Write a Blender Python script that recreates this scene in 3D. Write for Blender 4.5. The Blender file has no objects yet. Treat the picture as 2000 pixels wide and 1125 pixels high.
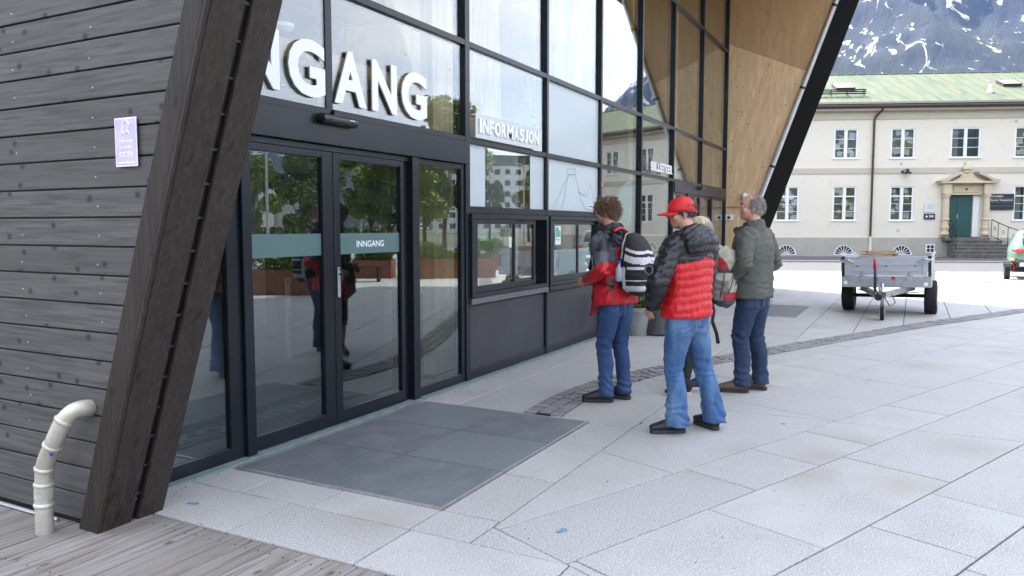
import bpy, bmesh, math, random
import numpy as np
from mathutils import Vector, Matrix, noise
R=math.radians
random.seed(7)
C=bpy.context.scene.collection
S=bpy.context.scene
# ---------------- camera ----------------
FPX=1500.; CXP,CYP=1000.,562.5; YH=444.; HCAM=1.55
PIT=math.atan((CYP-YH)/FPX); YAW=math.atan(786/math.hypot(FPX,CYP-YH))
cam_d=bpy.data.cameras.new('camera'); cam=bpy.data.objects.new('camera',cam_d); C.objects.link(cam)
cam_d.sensor_width=36; cam_d.lens=36*FPX/2000; cam_d.clip_start=.05; cam_d.clip_end=20000
cam.location=(0,0,HCAM); cam.rotation_euler=(R(90)-PIT,0,YAW-R(90))
S.camera=cam
S.render.resolution_x=1024; S.render.resolution_y=576
# ---------------- sky, sun, exposure ----------------
SUN_L=Vector((-.62,-.72,-1)).normalized()          # direction the light travels
sun_el=math.asin(-SUN_L.z); sun_az=math.atan2(-SUN_L.y,-SUN_L.x)
W=bpy.data.worlds.new('World'); S.world=W; W.use_nodes=True
nt=W.node_tree; nt.nodes.clear()
def N(nt,t,**k):
    n=nt.nodes.new(t)
    for a,b in k.items(): setattr(n,a,b)
    return n
sky=N(nt,'ShaderNodeTexSky',sky_type='NISHITA',sun_disc=False,sun_elevation=sun_el,sun_rotation=R(90)-sun_az,air_density=1.0,dust_density=.6,ozone_density=.8)
tc=N(nt,'ShaderNodeTexCoord'); mp=N(nt,'ShaderNodeMapping'); mp.inputs['Scale'].default_value=(1,1,2.6)
nz=N(nt,'ShaderNodeTexNoise'); nz.inputs['Scale'].default_value=2.2; nz.inputs['Detail'].default_value=9; nz.inputs['Roughness'].default_value=.62; nz.inputs['Distortion'].default_value=.4
rp=N(nt,'ShaderNodeValToRGB'); rp.color_ramp.elements[0].position=.38; rp.color_ramp.elements[1].position=.74; rp.color_ramp.elements[0].color=(.24,.24,.24,1)
mx=N(nt,'ShaderNodeMixRGB'); mx.inputs[2].default_value=(8.0,7.45,6.85,1)
bg=N(nt,'ShaderNodeBackground'); bg.inputs[1].default_value=.15; wo=N(nt,'ShaderNodeOutputWorld')
nt.links.new(tc.outputs['Generated'],mp.inputs[0]); nt.links.new(mp.outputs[0],nz.inputs[0]); nt.links.new(nz.outputs[0],rp.inputs[0])
nt.links.new(rp.outputs[0],mx.inputs[0]); nt.links.new(sky.outputs[0],mx.inputs[1]); nt.links.new(mx.outputs[0],bg.inputs[0]); nt.links.new(bg.outputs[0],wo.inputs[0])
sd=bpy.data.lights.new('sun','SUN'); sd.energy=4.6; sd.angle=R(.5); sd.color=(1,.94,.84)
so=bpy.data.objects.new('sun',sd); C.objects.link(so); so.rotation_euler=SUN_L.to_track_quat('-Z','Y').to_euler(); so.location=(0,0,30)
S.view_settings.view_transform='Standard'; S.view_settings.look='None'; S.view_settings.gamma=1; S.view_settings.exposure=1.98
S.view_settings.use_curve_mapping=False
S.render.engine='CYCLES'
S.cycles.max_bounces=10; S.cycles.transparent_max_bounces=24; S.cycles.glossy_bounces=5; S.cycles.diffuse_bounces=4
S.cycles.caustics_reflective=False; S.cycles.caustics_refractive=False; S.cycles.use_denoising=True
# ---------------- measuring helpers: turn measured directions into points on real planes ----------------
FW=Vector((math.cos(YAW),math.sin(YAW),0)); RT=Vector((math.sin(YAW),-math.cos(YAW),0))
def ray(px,py):
    u=(px-CXP)/FPX; v=(CYP-py)/FPX; c,s=math.cos(PIT),math.sin(PIT)
    return FW*(c+v*s)+RT*u+Vector((0,0,-s+v*c))
def gnd(px,py,z=0.):
    d=ray(px,py); t=(z-HCAM)/d.z; return Vector((d.x*t,d.y*t,z))
def onY(px,py,Y=3.93):
    d=ray(px,py); t=Y/d.y; return Vector((d.x*t,Y,HCAM+d.z*t))
def onX(px,py,X):
    d=ray(px,py); t=X/d.x; return Vector((X,d.y*t,HCAM+d.z*t))
# ---------------- object helpers ----------------
def tag(o,label=None,cat=None,group=None,kind=None):
    if label: o['label']=label
    if cat: o['category']=cat
    if group: o['group']=group
    if kind: o['kind']=kind
    return o
def thing(name,label,cat,loc=(0,0,0),rz=0.,group=None):
    o=bpy.data.objects.new(name,None); C.objects.link(o); o.location=loc; o.rotation_euler=(0,0,rz); o.empty_display_size=.2
    return tag(o,label,cat,group)
class MB:
    def __init__(s): s.v=[]; s.f=[]; s.m=[]
    def add(s,vs,fs,mi=0):
        b=len(s.v); s.v+= [tuple(v) for v in vs]; s.f+=[[i+b for i in f] for f in fs]; s.m+=[mi]*len(fs); return s
    def box(s,x0,x1,y0,y1,z0,z1,mi=0,M=None):
        vs=[Vector((x,y,z)) for z in (z0,z1) for y in (y0,y1) for x in (x0,x1)]
        if M is not None: vs=[M@v for v in vs]
        return s.add(vs,[(0,2,3,1),(4,5,7,6),(0,1,5,4),(2,6,7,3),(0,4,6,2),(1,3,7,5)],mi)
    def prism(s,poly,z0,z1,mi=0,f=None):
        """poly: list of 2D points CCW; f maps (a,b,h)->xyz"""
        f=f or (lambda a,b,h:(a,b,h)); n=len(poly)
        vs=[f(a,b,z0) for a,b in poly]+[f(a,b,z1) for a,b in poly]
        fs=[tuple(range(n))[::-1],tuple(range(n,2*n))]+[(i,(i+1)%n,n+(i+1)%n,n+i) for i in range(n)]
        return s.add(vs,fs,mi)
    def tube(s,pts,r,n=8,mi=0,caps=True):
        pts=[Vector(p) for p in pts]; rs=r if isinstance(r,(list,tuple)) else [r]*len(pts)
        up=None; rings=[]
        for i,p in enumerate(pts):
            t=(pts[min(i+1,len(pts)-1)]-pts[max(i-1,0)]).normalized()
            if up is None:
                up=Vector((0,0,1)) if abs(t.z)<.9 else Vector((1,0,0))
            a=t.cross(up).normalized(); b=a.cross(t).normalized(); up=b
            rings.append([p+(a*math.cos(k*2*math.pi/n)+b*math.sin(k*2*math.pi/n))*rs[i] for k in range(n)])
        vs=[v for rg in rings for v in rg]; fs=[]
        for i in range(len(pts)-1):
            for k in range(n):
                k2=(k+1)%n; fs.append((i*n+k,(i+1)*n+k,(i+1)*n+k2,i*n+k2))
        if caps:
            fs.append(tuple(range(n))); fs.append(tuple((len(pts)-1)*n+k for k in range(n))[::-1])
        return s.add(vs,fs,mi)
    def lathe(s,prof,n=24,mi=0,c=(0,0,0),caps=True):
        vs=[];fs=[]
        for r,z in prof:
            for k in range(n):
                a=k*2*math.pi/n; vs.append((c[0]+r*math.cos(a),c[1]+r*math.sin(a),c[2]+z))
        for i in range(len(prof)-1):
            for k in range(n):
                k2=(k+1)%n; fs.append((i*n+k,i*n+k2,(i+1)*n+k2,(i+1)*n+k))
        if caps:
            fs.append(tuple(range(n))[::-1]); fs.append(tuple((len(prof)-1)*n+k for k in range(n)))
        return s.add(vs,fs,mi)
    def ell(s,c,r,M=None,n=16,mi=0):
        vs=[];fs=[];m=n//2
        for i in range(m+1):
            th=math.pi*i/m
            for k in range(n):
                a=2*math.pi*k/n
                v=Vector((r[0]*math.sin(th)*math.cos(a),r[1]*math.sin(th)*math.sin(a),r[2]*math.cos(th)))
                if M is not None: v=M@v
                vs.append(v+Vector(c))
        for i in range(m):
            for k in range(n):
                k2=(k+1)%n; fs.append((i*n+k,(i+1)*n+k,(i+1)*n+k2,i*n+k2))
        return s.add(vs,fs,mi)
    def loft(s,pts,rads,front=(1,0,0),n=20,mi=0,p=2.0):
        """pts centres, rads (front, side) radii, superellipse exponent p; rounded end caps"""
        pts=[Vector(q) for q in pts]; F0=Vector(front); rings=[]
        for i,c in enumerate(pts):
            t=(pts[min(i+1,len(pts)-1)]-pts[max(i-1,0)]).normalized()
            sd_=t.cross(F0).normalized(); fr=sd_.cross(t).normalized()
            rg=[]
            for k in range(n):
                a=2*math.pi*k/n; ca,sa=math.cos(a),math.sin(a)
                rr=(abs(ca)**p+abs(sa)**p)**(-1/p)
                rg.append(c+fr*ca*rr*rads[i][0]+sd_*sa*rr*rads[i][1])
            rings.append(rg)
        vs=[v for rg in rings for v in rg]; fs=[]
        for i in range(len(pts)-1):
            for k in range(n):
                k2=(k+1)%n; fs.append((i*n+k,i*n+k2,(i+1)*n+k2,(i+1)*n+k))
        L=len(pts)-1; b=len(vs); vs+= [pts[0],pts[-1]]
        for k in range(n):
            k2=(k+1)%n; fs.append((b,k2,k)); fs.append((b+1,L*n+k,L*n+k2))
        return s.add(vs,fs,mi)
    def mesh(s,name,mats=None,smooth=False):
        me=bpy.data.meshes.new(name); me.from_pydata(s.v,[],s.f)
        for m in (mats or []): me.materials.append(m)
        if len(s.m): me.polygons.foreach_set('material_index',s.m)
        if smooth: me.polygons.foreach_set('use_smooth',[True]*len(me.polygons))
        me.update(); return me
    def build(s,name,mat,parent=None,world=False,smooth=False,bevel=0,fix=False,kind=None,auto=False):
        mats=mat if isinstance(mat,(list,tuple)) else [mat]
        me=s.mesh(name,mats,smooth or auto)
        if fix or bevel:
            bm=bmesh.new(); bm.from_mesh(me)
            if fix: bmesh.ops.recalc_face_normals(bm,faces=bm.faces)
            if bevel: bmesh.ops.bevel(bm,geom=[e for e in bm.edges],offset=bevel,segments=1,affect='EDGES',clamp_overlap=True)
            bm.to_mesh(me); bm.free()
        if auto: me.set_sharp_from_angle(angle=R(40))
        return link(name,me,parent,world,kind)
def link(name,me,parent=None,world=False,kind=None,loc=None,rz=None):
    o=bpy.data.objects.new(name,me); C.objects.link(o)
    if parent is not None:
        o.parent=parent
        if world:
            q=parent
            off=Vector((0,0,0))
            while q is not None: off+=q.location; q=q.parent
            o.location=-off
    if loc is not None: o.location=loc
    if rz is not None: o.rotation_euler=(0,0,rz)
    if kind: o['kind']=kind
    return o
def copy_tree(o,parent=None):
    c=o.copy(); C.objects.link(c); c.parent=parent
    for ch in list(o.children): copy_tree(ch,c)
    return c
def text_mesh(txt,size=1.,ext=.0,offset=0.,align='LEFT'):
    cu=bpy.data.curves.new('t','FONT'); cu.body=txt; cu.size=size; cu.extrude=ext; cu.offset=offset; cu.align_x=align; cu.resolution_u=4
    o=bpy.data.objects.new('t',cu); C.objects.link(o); dg=bpy.context.evaluated_depsgraph_get(); dg.update()
    me=bpy.data.meshes.new_from_object(o.evaluated_get(dg)); bpy.data.objects.remove(o); return me
def fit_text(name,txt,mat,P,U,V,w,h,ext=.004,offset=0.,parent=None):
    """lettering fitted into a w x h rectangle whose lower left corner is P, axes U (reading) and V (up)"""
    me=text_mesh(txt,1.,0.,offset); co=np.array([v.co[:] for v in me.vertices])
    mn=co.min(0); mxx=co.max(0); U=Vector(U).normalized(); V=Vector(V).normalized(); Nn=U.cross(V)
    bm=bmesh.new(); bm.from_mesh(me)
    r=bmesh.ops.extrude_face_region(bm,geom=list(bm.faces)); 
    for g in r['geom']:
        if isinstance(g,bmesh.types.BMVert): g.co.z+=1
    for v in bm.verts:
        a=(v.co.x-mn[0])/(mxx[0]-mn[0])*w; b=(v.co.y-mn[1])/(mxx[1]-mn[1])*h; z=v.co.z
        v.co=Vector(P)+U*a+V*b+Nn*(z*ext)
    bmesh.ops.recalc_face_normals(bm,faces=bm.faces)
    bm.to_mesh(me); bm.free(); me.materials.clear(); me.materials.append(mat); me.name=name
    me.polygons.foreach_set('use_smooth',[False]*len(me.polygons)); return link(name,me,parent,parent is not None)
# ---------------- materials ----------------
def mat(name,base,rough=.6,metal=0.,col2=None,scale=8.,stretch=(1,1,1),detail=5.,lo=.35,hi=.65,bump=0.,bscale=None,rand=0.,spec=.5,island=False,rvar=0.,dist=0.,fine=None,coat=0.):
    m=bpy.data.materials.new(name); m.use_nodes=True; nt=m.node_tree; b=nt.nodes['Principled BSDF']
    b.inputs['Roughness'].default_value=rough; b.inputs['Metallic'].default_value=metal; b.inputs['Specular IOR Level'].default_value=spec
    if coat: b.inputs['Coat Weight'].default_value=coat; b.inputs['Coat Roughness'].default_value=.08
    col=None
    tcn=N(nt,'ShaderNodeTexCoord'); mpn=N(nt,'ShaderNodeMapping'); mpn.inputs['Scale'].default_value=stretch
    nt.links.new(tcn.outputs['Object'],mpn.inputs[0]); m['_map']=mpn.name
    rgb=N(nt,'ShaderNodeRGB'); rgb.outputs[0].default_value=(*base,1); col=rgb.outputs[0]
    if rand or island:
        # per-object / per-piece brightness
        oi=N(nt,'ShaderNodeObjectInfo'); ge=N(nt,'ShaderNodeNewGeometry')
        ad=N(nt,'ShaderNodeMath',operation='ADD'); fr=N(nt,'ShaderNodeMath',operation='FRACT')
        nt.links.new(oi.outputs['Random'],ad.inputs[0]); nt.links.new(ge.outputs['Random Per Island'],ad.inputs[1])
        if not island: ad.inputs[1].default_value=0; nt.links.remove(ad.inputs[1].links[0])
        nt.links.new(ad.outputs[0],fr.inputs[0])
        mr=N(nt,'ShaderNodeMapRange'); mr.inputs['To Min'].default_value=1-rand; mr.inputs['To Max'].default_value=1+rand
        nt.links.new(fr.outputs[0],mr.inputs[0])
        hv=N(nt,'ShaderNodeHueSaturation'); nt.links.new(mr.outputs[0],hv.inputs['Value']); nt.links.new(col,hv.inputs['Color']); col=hv.outputs[0]
        # shift the texture per object
        cmb=N(nt,'ShaderNodeVectorMath',operation='SCALE'); cmb.inputs[0].default_value=(37,17,53); nt.links.new(fr.outputs[0],cmb.inputs['Scale'])
        nt.links.new(cmb.outputs[0],mpn.inputs['Location'])
    if col2 is not None:
        nn=N(nt,'ShaderNodeTexNoise'); nn.inputs['Scale'].default_value=scale; nn.inputs['Detail'].default_value=detail; nn.inputs['Distortion'].default_value=dist; nn.inputs['Roughness'].default_value=.6
        nt.links.new(mpn.outputs[0],nn.inputs[0])
        r2=N(nt,'ShaderNodeValToRGB'); r2.color_ramp.elements[0].position=lo; r2.color_ramp.elements[1].position=hi; nt.links.new(nn.outputs[0],r2.inputs[0])
        mm=N(nt,'ShaderNodeMixRGB'); mm.inputs[2].default_value=(*col2,1); nt.links.new(r2.outputs[0],mm.inputs[0]); nt.links.new(col,mm.inputs[1]); col=mm.outputs[0]
    if fine:   # (scale, colour, lo, hi) second pattern
        nn=N(nt,'ShaderNodeTexNoise'); nn.inputs['Scale'].default_value=fine[0]; nn.inputs['Detail'].default_value=3
        nt.links.new((tcn.outputs['Object'] if len(fine)<5 else mpn.outputs[0]),nn.inputs[0])
        r2=N(nt,'ShaderNodeValToRGB'); r2.color_ramp.elements[0].position=fine[2]; r2.color_ramp.elements[1].position=fine[3]; nt.links.new(nn.outputs[0],r2.inputs[0])
        mm=N(nt,'ShaderNodeMixRGB'); mm.inputs[2].default_value=(*fine[1],1); nt.links.new(r2.outputs[0],mm.inputs[0]); nt.links.new(col,mm.inputs[1]); col=mm.outputs[0]
    nt.links.new(col,b.inputs['Base Color']); m['_col']=1
    if rvar:
        nn=N(nt,'ShaderNodeTexNoise'); nn.inputs['Scale'].default_value=scale*1.7; nn.inputs['Detail'].default_value=4; nt.links.new(mpn.outputs[0],nn.inputs[0])
        mr=N(nt,'ShaderNodeMapRange'); mr.inputs['To Min'].default_value=rough-rvar; mr.inputs['To Max'].default_value=rough+rvar; nt.links.new(nn.outputs[0],mr.inputs[0]); nt.links.new(mr.outputs[0],b.inputs['Roughness'])
    if bump:
        bn=N(nt,'ShaderNodeTexNoise'); bn.inputs['Scale'].default_value=bscale or scale*2; bn.inputs['Detail'].default_value=5; nt.links.new(mpn.outputs[0],bn.inputs[0])
        bp=N(nt,'ShaderNodeBump'); bp.inputs['Strength'].default_value=1; bp.inputs['Distance'].default_value=bump; nt.links.new(bn.outputs[0],bp.inputs['Height']); nt.links.new(bp.outputs[0],b.inputs['Normal'])
    return m
def base_link(m):
    b=m.node_tree.nodes['Principled BSDF']; return b,b.inputs['Base Color'].links[0].from_socket
def add_spots(m,scale,size,colour,thresh=.5,stretch=(1,1,1),soft=.03,amt=1.,axes='wall'):
    """round marks (knots, screw holes): voronoi cells, only some of them filled"""
    nt=m.node_tree; b,src=base_link(m)
    tcn=N(nt,'ShaderNodeTexCoord'); mpn=N(nt,'ShaderNodeMapping'); mpn.inputs['Scale'].default_value=stretch
    nt.links.new(tcn.outputs['Object'],mpn.inputs[0]); vec=mpn.outputs[0]
    mp0=nt.nodes[m['_map']]
    if mp0.inputs['Location'].is_linked: nt.links.new(mp0.inputs['Location'].links[0].from_socket,mpn.inputs['Location'])
    sx_=N(nt,'ShaderNodeSeparateXYZ'); cx_=N(nt,'ShaderNodeCombineXYZ'); nt.links.new(vec,sx_.inputs[0])
    if axes=='wall':
        ad_=N(nt,'ShaderNodeMath',operation='ADD'); nt.links.new(sx_.outputs[0],ad_.inputs[0]); nt.links.new(sx_.outputs[1],ad_.inputs[1]); nt.links.new(ad_.outputs[0],cx_.inputs[0]); nt.links.new(sx_.outputs[2],cx_.inputs[1])
    else: nt.links.new(sx_.outputs[0],cx_.inputs[0]); nt.links.new(sx_.outputs[1],cx_.inputs[1])
    vec=cx_.outputs[0]
    nz=N(nt,'ShaderNodeTexNoise'); nz.inputs['Scale'].default_value=scale*4; nt.links.new(vec,nz.inputs[0])
    va=N(nt,'ShaderNodeVectorMath',operation='MULTIPLY_ADD'); va.inputs[1].default_value=(.12/scale,)*3; nt.links.new(nz.outputs['Color'],va.inputs[0]); nt.links.new(vec,va.inputs[2])
    vo=N(nt,'ShaderNodeTexVoronoi',voronoi_dimensions='2D'); vo.inputs['Scale'].default_value=scale; nt.links.new(va.outputs[0],vo.inputs[0])
    r=N(nt,'ShaderNodeMapRange'); r.inputs['From Min'].default_value=size+soft; r.inputs['From Max'].default_value=size; nt.links.new(vo.outputs['Distance'],r.inputs[0])
    sp=N(nt,'ShaderNodeSeparateColor'); nt.links.new(vo.outputs['Color'],sp.inputs[0])
    gt=N(nt,'ShaderNodeMath',operation='GREATER_THAN'); gt.inputs[1].default_value=thresh; nt.links.new(sp.outputs[0],gt.inputs[0])
    mu=N(nt,'ShaderNodeMath',operation='MULTIPLY'); nt.links.new(r.outputs[0],mu.inputs[0]); nt.links.new(gt.outputs[0],mu.inputs[1])
    mu2=N(nt,'ShaderNodeMath',operation='MULTIPLY'); mu2.inputs[1].default_value=amt; nt.links.new(mu.outputs[0],mu2.inputs[0])
    mm=N(nt,'ShaderNodeMixRGB'); mm.inputs[2].default_value=(*colour,1); nt.links.new(mu2.outputs[0],mm.inputs[0]); nt.links.new(src,mm.inputs[1]); nt.links.new(mm.outputs[0],b.inputs['Base Color'])
def glass_mat(name,tint=(.86,.92,.92),k=1.25,add=.035,rough=0.,waviness=.0006):
    m=bpy.data.materials.new(name); m.use_nodes=True; nt=m.node_tree; nt.nodes.clear()
    o=N(nt,'ShaderNodeOutputMaterial'); tr=N(nt,'ShaderNodeBsdfTransparent'); tr.inputs[0].default_value=(*tint,1)
    gl=N(nt,'ShaderNodeBsdfGlossy'); gl.inputs['Roughness'].default_value=rough; gl.inputs[0].default_value=(.95,.98,1,1)
    fr=N(nt,'ShaderNodeFresnel'); fr.inputs[0].default_value=1.5
    ge=N(nt,'ShaderNodeNewGeometry'); 
    # the same reflectance from both sides of the sheet
    ior=N(nt,'ShaderNodeMapRange'); ior.inputs['To Min'].default_value=1.5; ior.inputs['To Max'].default_value=1/1.5; nt.links.new(ge.outputs['Backfacing'],ior.inputs[0]); nt.links.new(ior.outputs[0],fr.inputs[0])
    ma=N(nt,'ShaderNodeMath',operation='MULTIPLY_ADD',use_clamp=True); ma.inputs[1].default_value=k; ma.inputs[2].default_value=add
    nt.links.new(fr.outputs[0],ma.inputs[0]); mi=N(nt,'ShaderNodeMixShader'); nt.links.new(ma.outputs[0],mi.inputs[0]); nt.links.new(tr.outputs[0],mi.inputs[1]); nt.links.new(gl.outputs[0],mi.inputs[2]); nt.links.new(mi.outputs[0],o.inputs[0])
    if waviness:
        t=N(nt,'ShaderNodeTexCoord'); nn=N(nt,'ShaderNodeTexNoise'); nn.inputs['Scale'].default_value=1.3; nn.inputs['Detail'].default_value=1
        bp=N(nt,'ShaderNodeBump'); bp.inputs['Distance'].default_value=waviness; nt.links.new(t.outputs['Object'],nn.inputs[0]); nt.links.new(nn.outputs[0],bp.inputs['Height']); nt.links.new(bp.outputs[0],gl.inputs['Normal'])
    return m
M={}
M['granite']=mat('granite_slab',(.405,.407,.385),.62,col2=(.35,.35,.332),scale=2.2,detail=4,rand=.10,island=True,fine=(105,(.56,.562,.54),.5,.62),bump=.0008,bscale=130)
add_spots(M['granite'],.9,.03,(.30,.26,.19),.72,soft=.30,amt=.42,axes='floor'); add_spots(M['granite'],9,.02,(.17,.16,.15),.86,soft=.05,amt=.8,axes='floor')
M['granite_b']=mat('granite_bed',(.30,.30,.31),.8,col2=(.22,.22,.22),scale=3)
M['joint']=mat('joint_sand',(.022,.021,.020),.95,col2=(.05,.047,.042),scale=30)
M['sett']=mat('sett_stone',(.25,.248,.24),.75,col2=(.24,.24,.24),scale=30,rand=.28,island=True,bump=.004,bscale=45)
M['deck']=mat('weathered_deck',(.27,.255,.235),.85,col2=(.17,.15,.125),scale=3.2,stretch=(.5,10,10),detail=8,lo=.35,hi=.7,rand=.16,bump=.0022,bscale=9,fine=(4.5,(.12,.10,.085),.54,.70,1))
add_spots(M['deck'],3.0,.03,(.06,.05,.04),.62,stretch=(.8,1.6,1),soft=.06,amt=.8,axes='floor')
M['deck_screw']=mat('deck_screw',(.03,.03,.03),.6,.6)
M['clad']=mat('stained_cladding',(.122,.117,.111),.62,fine=(4.2,(.066,.062,.058),.48,.70,1),col2=(.074,.069,.065),scale=2.2,stretch=(6,.7,13),detail=9,lo=.3,hi=.72,rand=.14,bump=.0014,bscale=5,dist=.6,spec=.3)
add_spots(M['clad'],4.6,.05,(.024,.020,.018),.42,stretch=(0,1.0,1.25),soft=.075,amt=.85)
M['trim']=mat('stained_trim',(.026,.021,.018),.55,fine=(3.4,(.054,.043,.035),.5,.75,1),col2=(.050,.041,.034),scale=2.2,stretch=(15,15,.35),detail=9,lo=.35,hi=.75,rand=.1,bump=.0016,bscale=5,dist=1.2,spec=.22)
add_spots(M['trim'],4.0,.05,(.012,.010,.009),.5,stretch=(1.4,1.4,.7),soft=.06,amt=.8)
M['nail']=mat('nail_head',(.75,.75,.74),.35,.3)
M['frame']=mat('anthracite_frame',(.008,.011,.017),.3,col2=(.012,.016,.022),scale=3,spec=.32,coat=.04)
M['frame2']=mat('anthracite_gasket',(.008,.009,.01),.5)
M['panel']=mat('dark_sheet_panel',(.030,.031,.035),.42,col2=(.046,.048,.054),scale=2)
M['alu']=mat('brushed_aluminium',(.55,.56,.58),.32,.85,col2=(.45,.46,.47),scale=6,stretch=(1,8,8))
M['glass']=glass_mat('curtain_glass',(.90,.935,.925),k=1.25,add=.055)
M['glass_door']=glass_mat('door_glass',(.66,.72,.71),k=1.55,add=.055)
M['frost']=mat('frosted_film',(.52,.58,.59),.5,col2=(.50,.56,.57),scale=2,spec=.5,coat=.25)
M['teal']=mat('teal_band',(.085,.16,.155),.35,coat=.3)
M['white']=mat('white_letter',(.86,.87,.90),.35,coat=.3)
M['black']=mat('black_plastic',(.015,.015,.017),.3)
M['clt']=mat('spruce_panel',(.58,.385,.21),.5,col2=(.43,.265,.135),scale=1.6,stretch=(6,6,.8),detail=7,lo=.3,hi=.75,dist=.6,bump=.0005)
M['clt_side']=mat('spruce_board',(.86,.63,.38),.55,col2=(.70,.48,.27),scale=2,stretch=(6,6,.6),detail=6,rand=.10,bump=.0005)
add_spots(M['clt_side'],4.5,.03,(.16,.075,.03),.5,stretch=(1,1,.7),soft=.05,amt=.9)
add_spots(M['clt'],3.2,.02,(.14,.07,.03),.6,soft=.04,amt=.85)
M['steel']=mat('galvanised_steel',(.42,.43,.44),.38,.75,col2=(.56,.57,.57),scale=22,detail=3,rvar=.08)
M['zinc']=mat('zinc_pipe',(.64,.61,.54),.4,.35,col2=(.48,.44,.36),scale=7,detail=6,fine=(3,(.60,.58,.53),.5,.7))
M['concrete']=mat('grey_concrete',(.34,.34,.335),.8,col2=(.27,.27,.27),scale=1.6)
M['plaster_i']=mat('inner_white',(.72,.72,.70),.8)
M['floor_i']=mat('inner_floor',(.075,.095,.09),.35,col2=(.11,.125,.12),scale=60,detail=2)
M['matdark']=mat('doormat_fabric',(.035,.045,.045),.95)
M['matgrey']=mat('doormat_letter',(.22,.24,.24),.95)
M['grate']=mat('grate_aluminium',(.235,.26,.275),.5,.3,rand=.12,col2=(.28,.30,.31),scale=5)
M['gratefill']=mat('grate_brush',(.022,.03,.034),.9)
M['asphalt']=mat('asphalt',(.085,.085,.088),.85,col2=(.065,.065,.068),scale=2,fine=(60,(.13,.13,.13),.5,.7))
M['paint']=mat('road_paint',(.75,.75,.73),.7)
M['ylwall']=mat('cream_render',(.70,.655,.545),.85,fine=(2.2,(.58,.545,.46),.60,.80),col2=(.68,.64,.54),scale=.8,detail=7,lo=.4,hi=.7,bump=.002,bscale=14)
M['yltrim']=mat('buff_render',(.50,.455,.37),.85,col2=(.47,.425,.345),scale=1.2,detail=6)
M['ylstone']=mat('ochre_stone',(.60,.51,.355),.75,col2=(.55,.46,.31),scale=3,detail=6)
M['plinth']=mat('plinth_render',(.42,.395,.34),.85,col2=(.37,.35,.30),scale=1.2,detail=6)
M['copper']=mat('verdigris_copper',(.10,.145,.085),.65,col2=(.15,.16,.08),scale=.55,stretch=(2.2,.45,.45),detail=7,lo=.38,hi=.68,rand=.12,fine=(.9,(.062,.095,.078),.5,.7,1))
M['copper_old']=mat('copper_seam',(.07,.10,.07),.6)
M['brown']=mat('brown_metal',(.055,.035,.030),.45,.3)
M['winwhite']=mat('window_paint',(.78,.78,.76),.45)
M['wpane']=glass_mat('window_glass',(.8,.84,.84),k=1.2,add=.05)
M['room']=mat('dim_room',(.24,.185,.125),.9,col2=(.30,.24,.17),scale=1.5)
M['paper']=mat('paper_kite',(.92,.90,.86),.8)
M['greendoor']=mat('green_door',(.012,.075,.07),.35,coat=.3)
M['step']=mat('old_stone_step',(.17,.165,.15),.9,col2=(.10,.095,.085),scale=4,detail=7,bump=.004,bscale=20)
M['iron']=mat('wrought_iron',(.012,.012,.013),.5,.4)
M['signblk']=mat('sign_board',(.018,.022,.035),.35)
M['lamp_glass']=mat('lamp_glass',(.8,.8,.78),.3)
print('base ok')
# =====================================================================================
# GROUND
# =====================================================================================
def struct(name,mb,m,**k):
    o=mb.build(name,m,**k); o['kind']='structure'; return o
g=MB(); g.add([(-4000,-4000,-.06),(4000,-4000,-.06),(4000,4000,-.06),(-4000,4000,-.06)],[(0,1,2,3)]); M['earth']=mat('far_ground',(.12,.13,.08),.95,col2=(.07,.10,.04),scale=.02)
struct('ground',g,M['earth'])
# plaza bed (joint sand), everything stands on it
g=MB(); g.box(2.70,60,-45,3.86,-.5,-.012); plaza=struct('plaza',g,M['joint'])
g=MB(); g.box(-14,2.692,-45,18,-.5,-.045); deckbed=struct('deck_bed',g,M['joint'])
g=MB(); g.box(20.95,60,3.86,30,-.5,-.004); struct('side_yard',g,M['granite_b'])
# sett band centre line
BAND=[(5.67,2.68),(5.95,2.70),(6.4,2.72),(7.1,2.66),(7.8,2.48),(8.6,2.17),(9.6,1.72),(11.1,1.06),(12.4,.46),(13.76,-.16),(15.3,-.95),(16.9,-1.78),(19,-2.95),(22,-4.7),(25,-6.6)]
BH=.175
def catmull(pts,step=.1):
    out=[]
    P=[Vector(p) for p in pts]; P=[P[0]*2-P[1]]+P+[P[-1]*2-P[-2]]
    for i in range(1,len(P)-2):
        n=max(2,int((P[i+1]-P[i]).length/.02))
        for k in range(n):
            t=k/n; a,b,c,d=P[i-1],P[i],P[i+1],P[i+2]
            out.append(.5*((2*b)+(-a+c)*t+(2*a-5*b+4*c-d)*t*t+(-a+3*b-3*c+d)*t**3))
    res=[out[0]];acc=0
    for p in out[1:]:
        if (p-res[-1]).length>=step: res.append(p)
    return res
BC=catmull(BAND,.105)
def band_side(x,y):
    """signed distance to band line (>0: facade side) and local frame"""
    p=Vector((x,y)); j=min(range(len(BC)),key=lambda i:(BC[i]-p).length_squared)
    a=BC[max(j-1,0)]; b=BC[min(j+1,len(BC)-1)]; t=(b-a).normalized(); n=Vector((-t.y,t.x))
    return (p-BC[j]).dot(n),BC[j],n
def clip(poly,p0,n):
    """keep the part where (p-p0).n <=0"""
    out=[]
    for i in range(len(poly)):
        a=Vector(poly[i]); b=Vector(poly[(i+1)%len(poly)]); da=(a-p0).dot(n); db=(b-p0).dot(n)
        if da<=0: out.append(a)
        if (da<0<db) or (db<0<da): out.append(a+(b-a)*(da/(da-db)))
    return out
def area(p): return abs(sum(p[i][0]*p[(i+1)%len(p)][1]-p[(i+1)%len(p)][0]*p[i][1] for i in range(len(p))))/2
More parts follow.
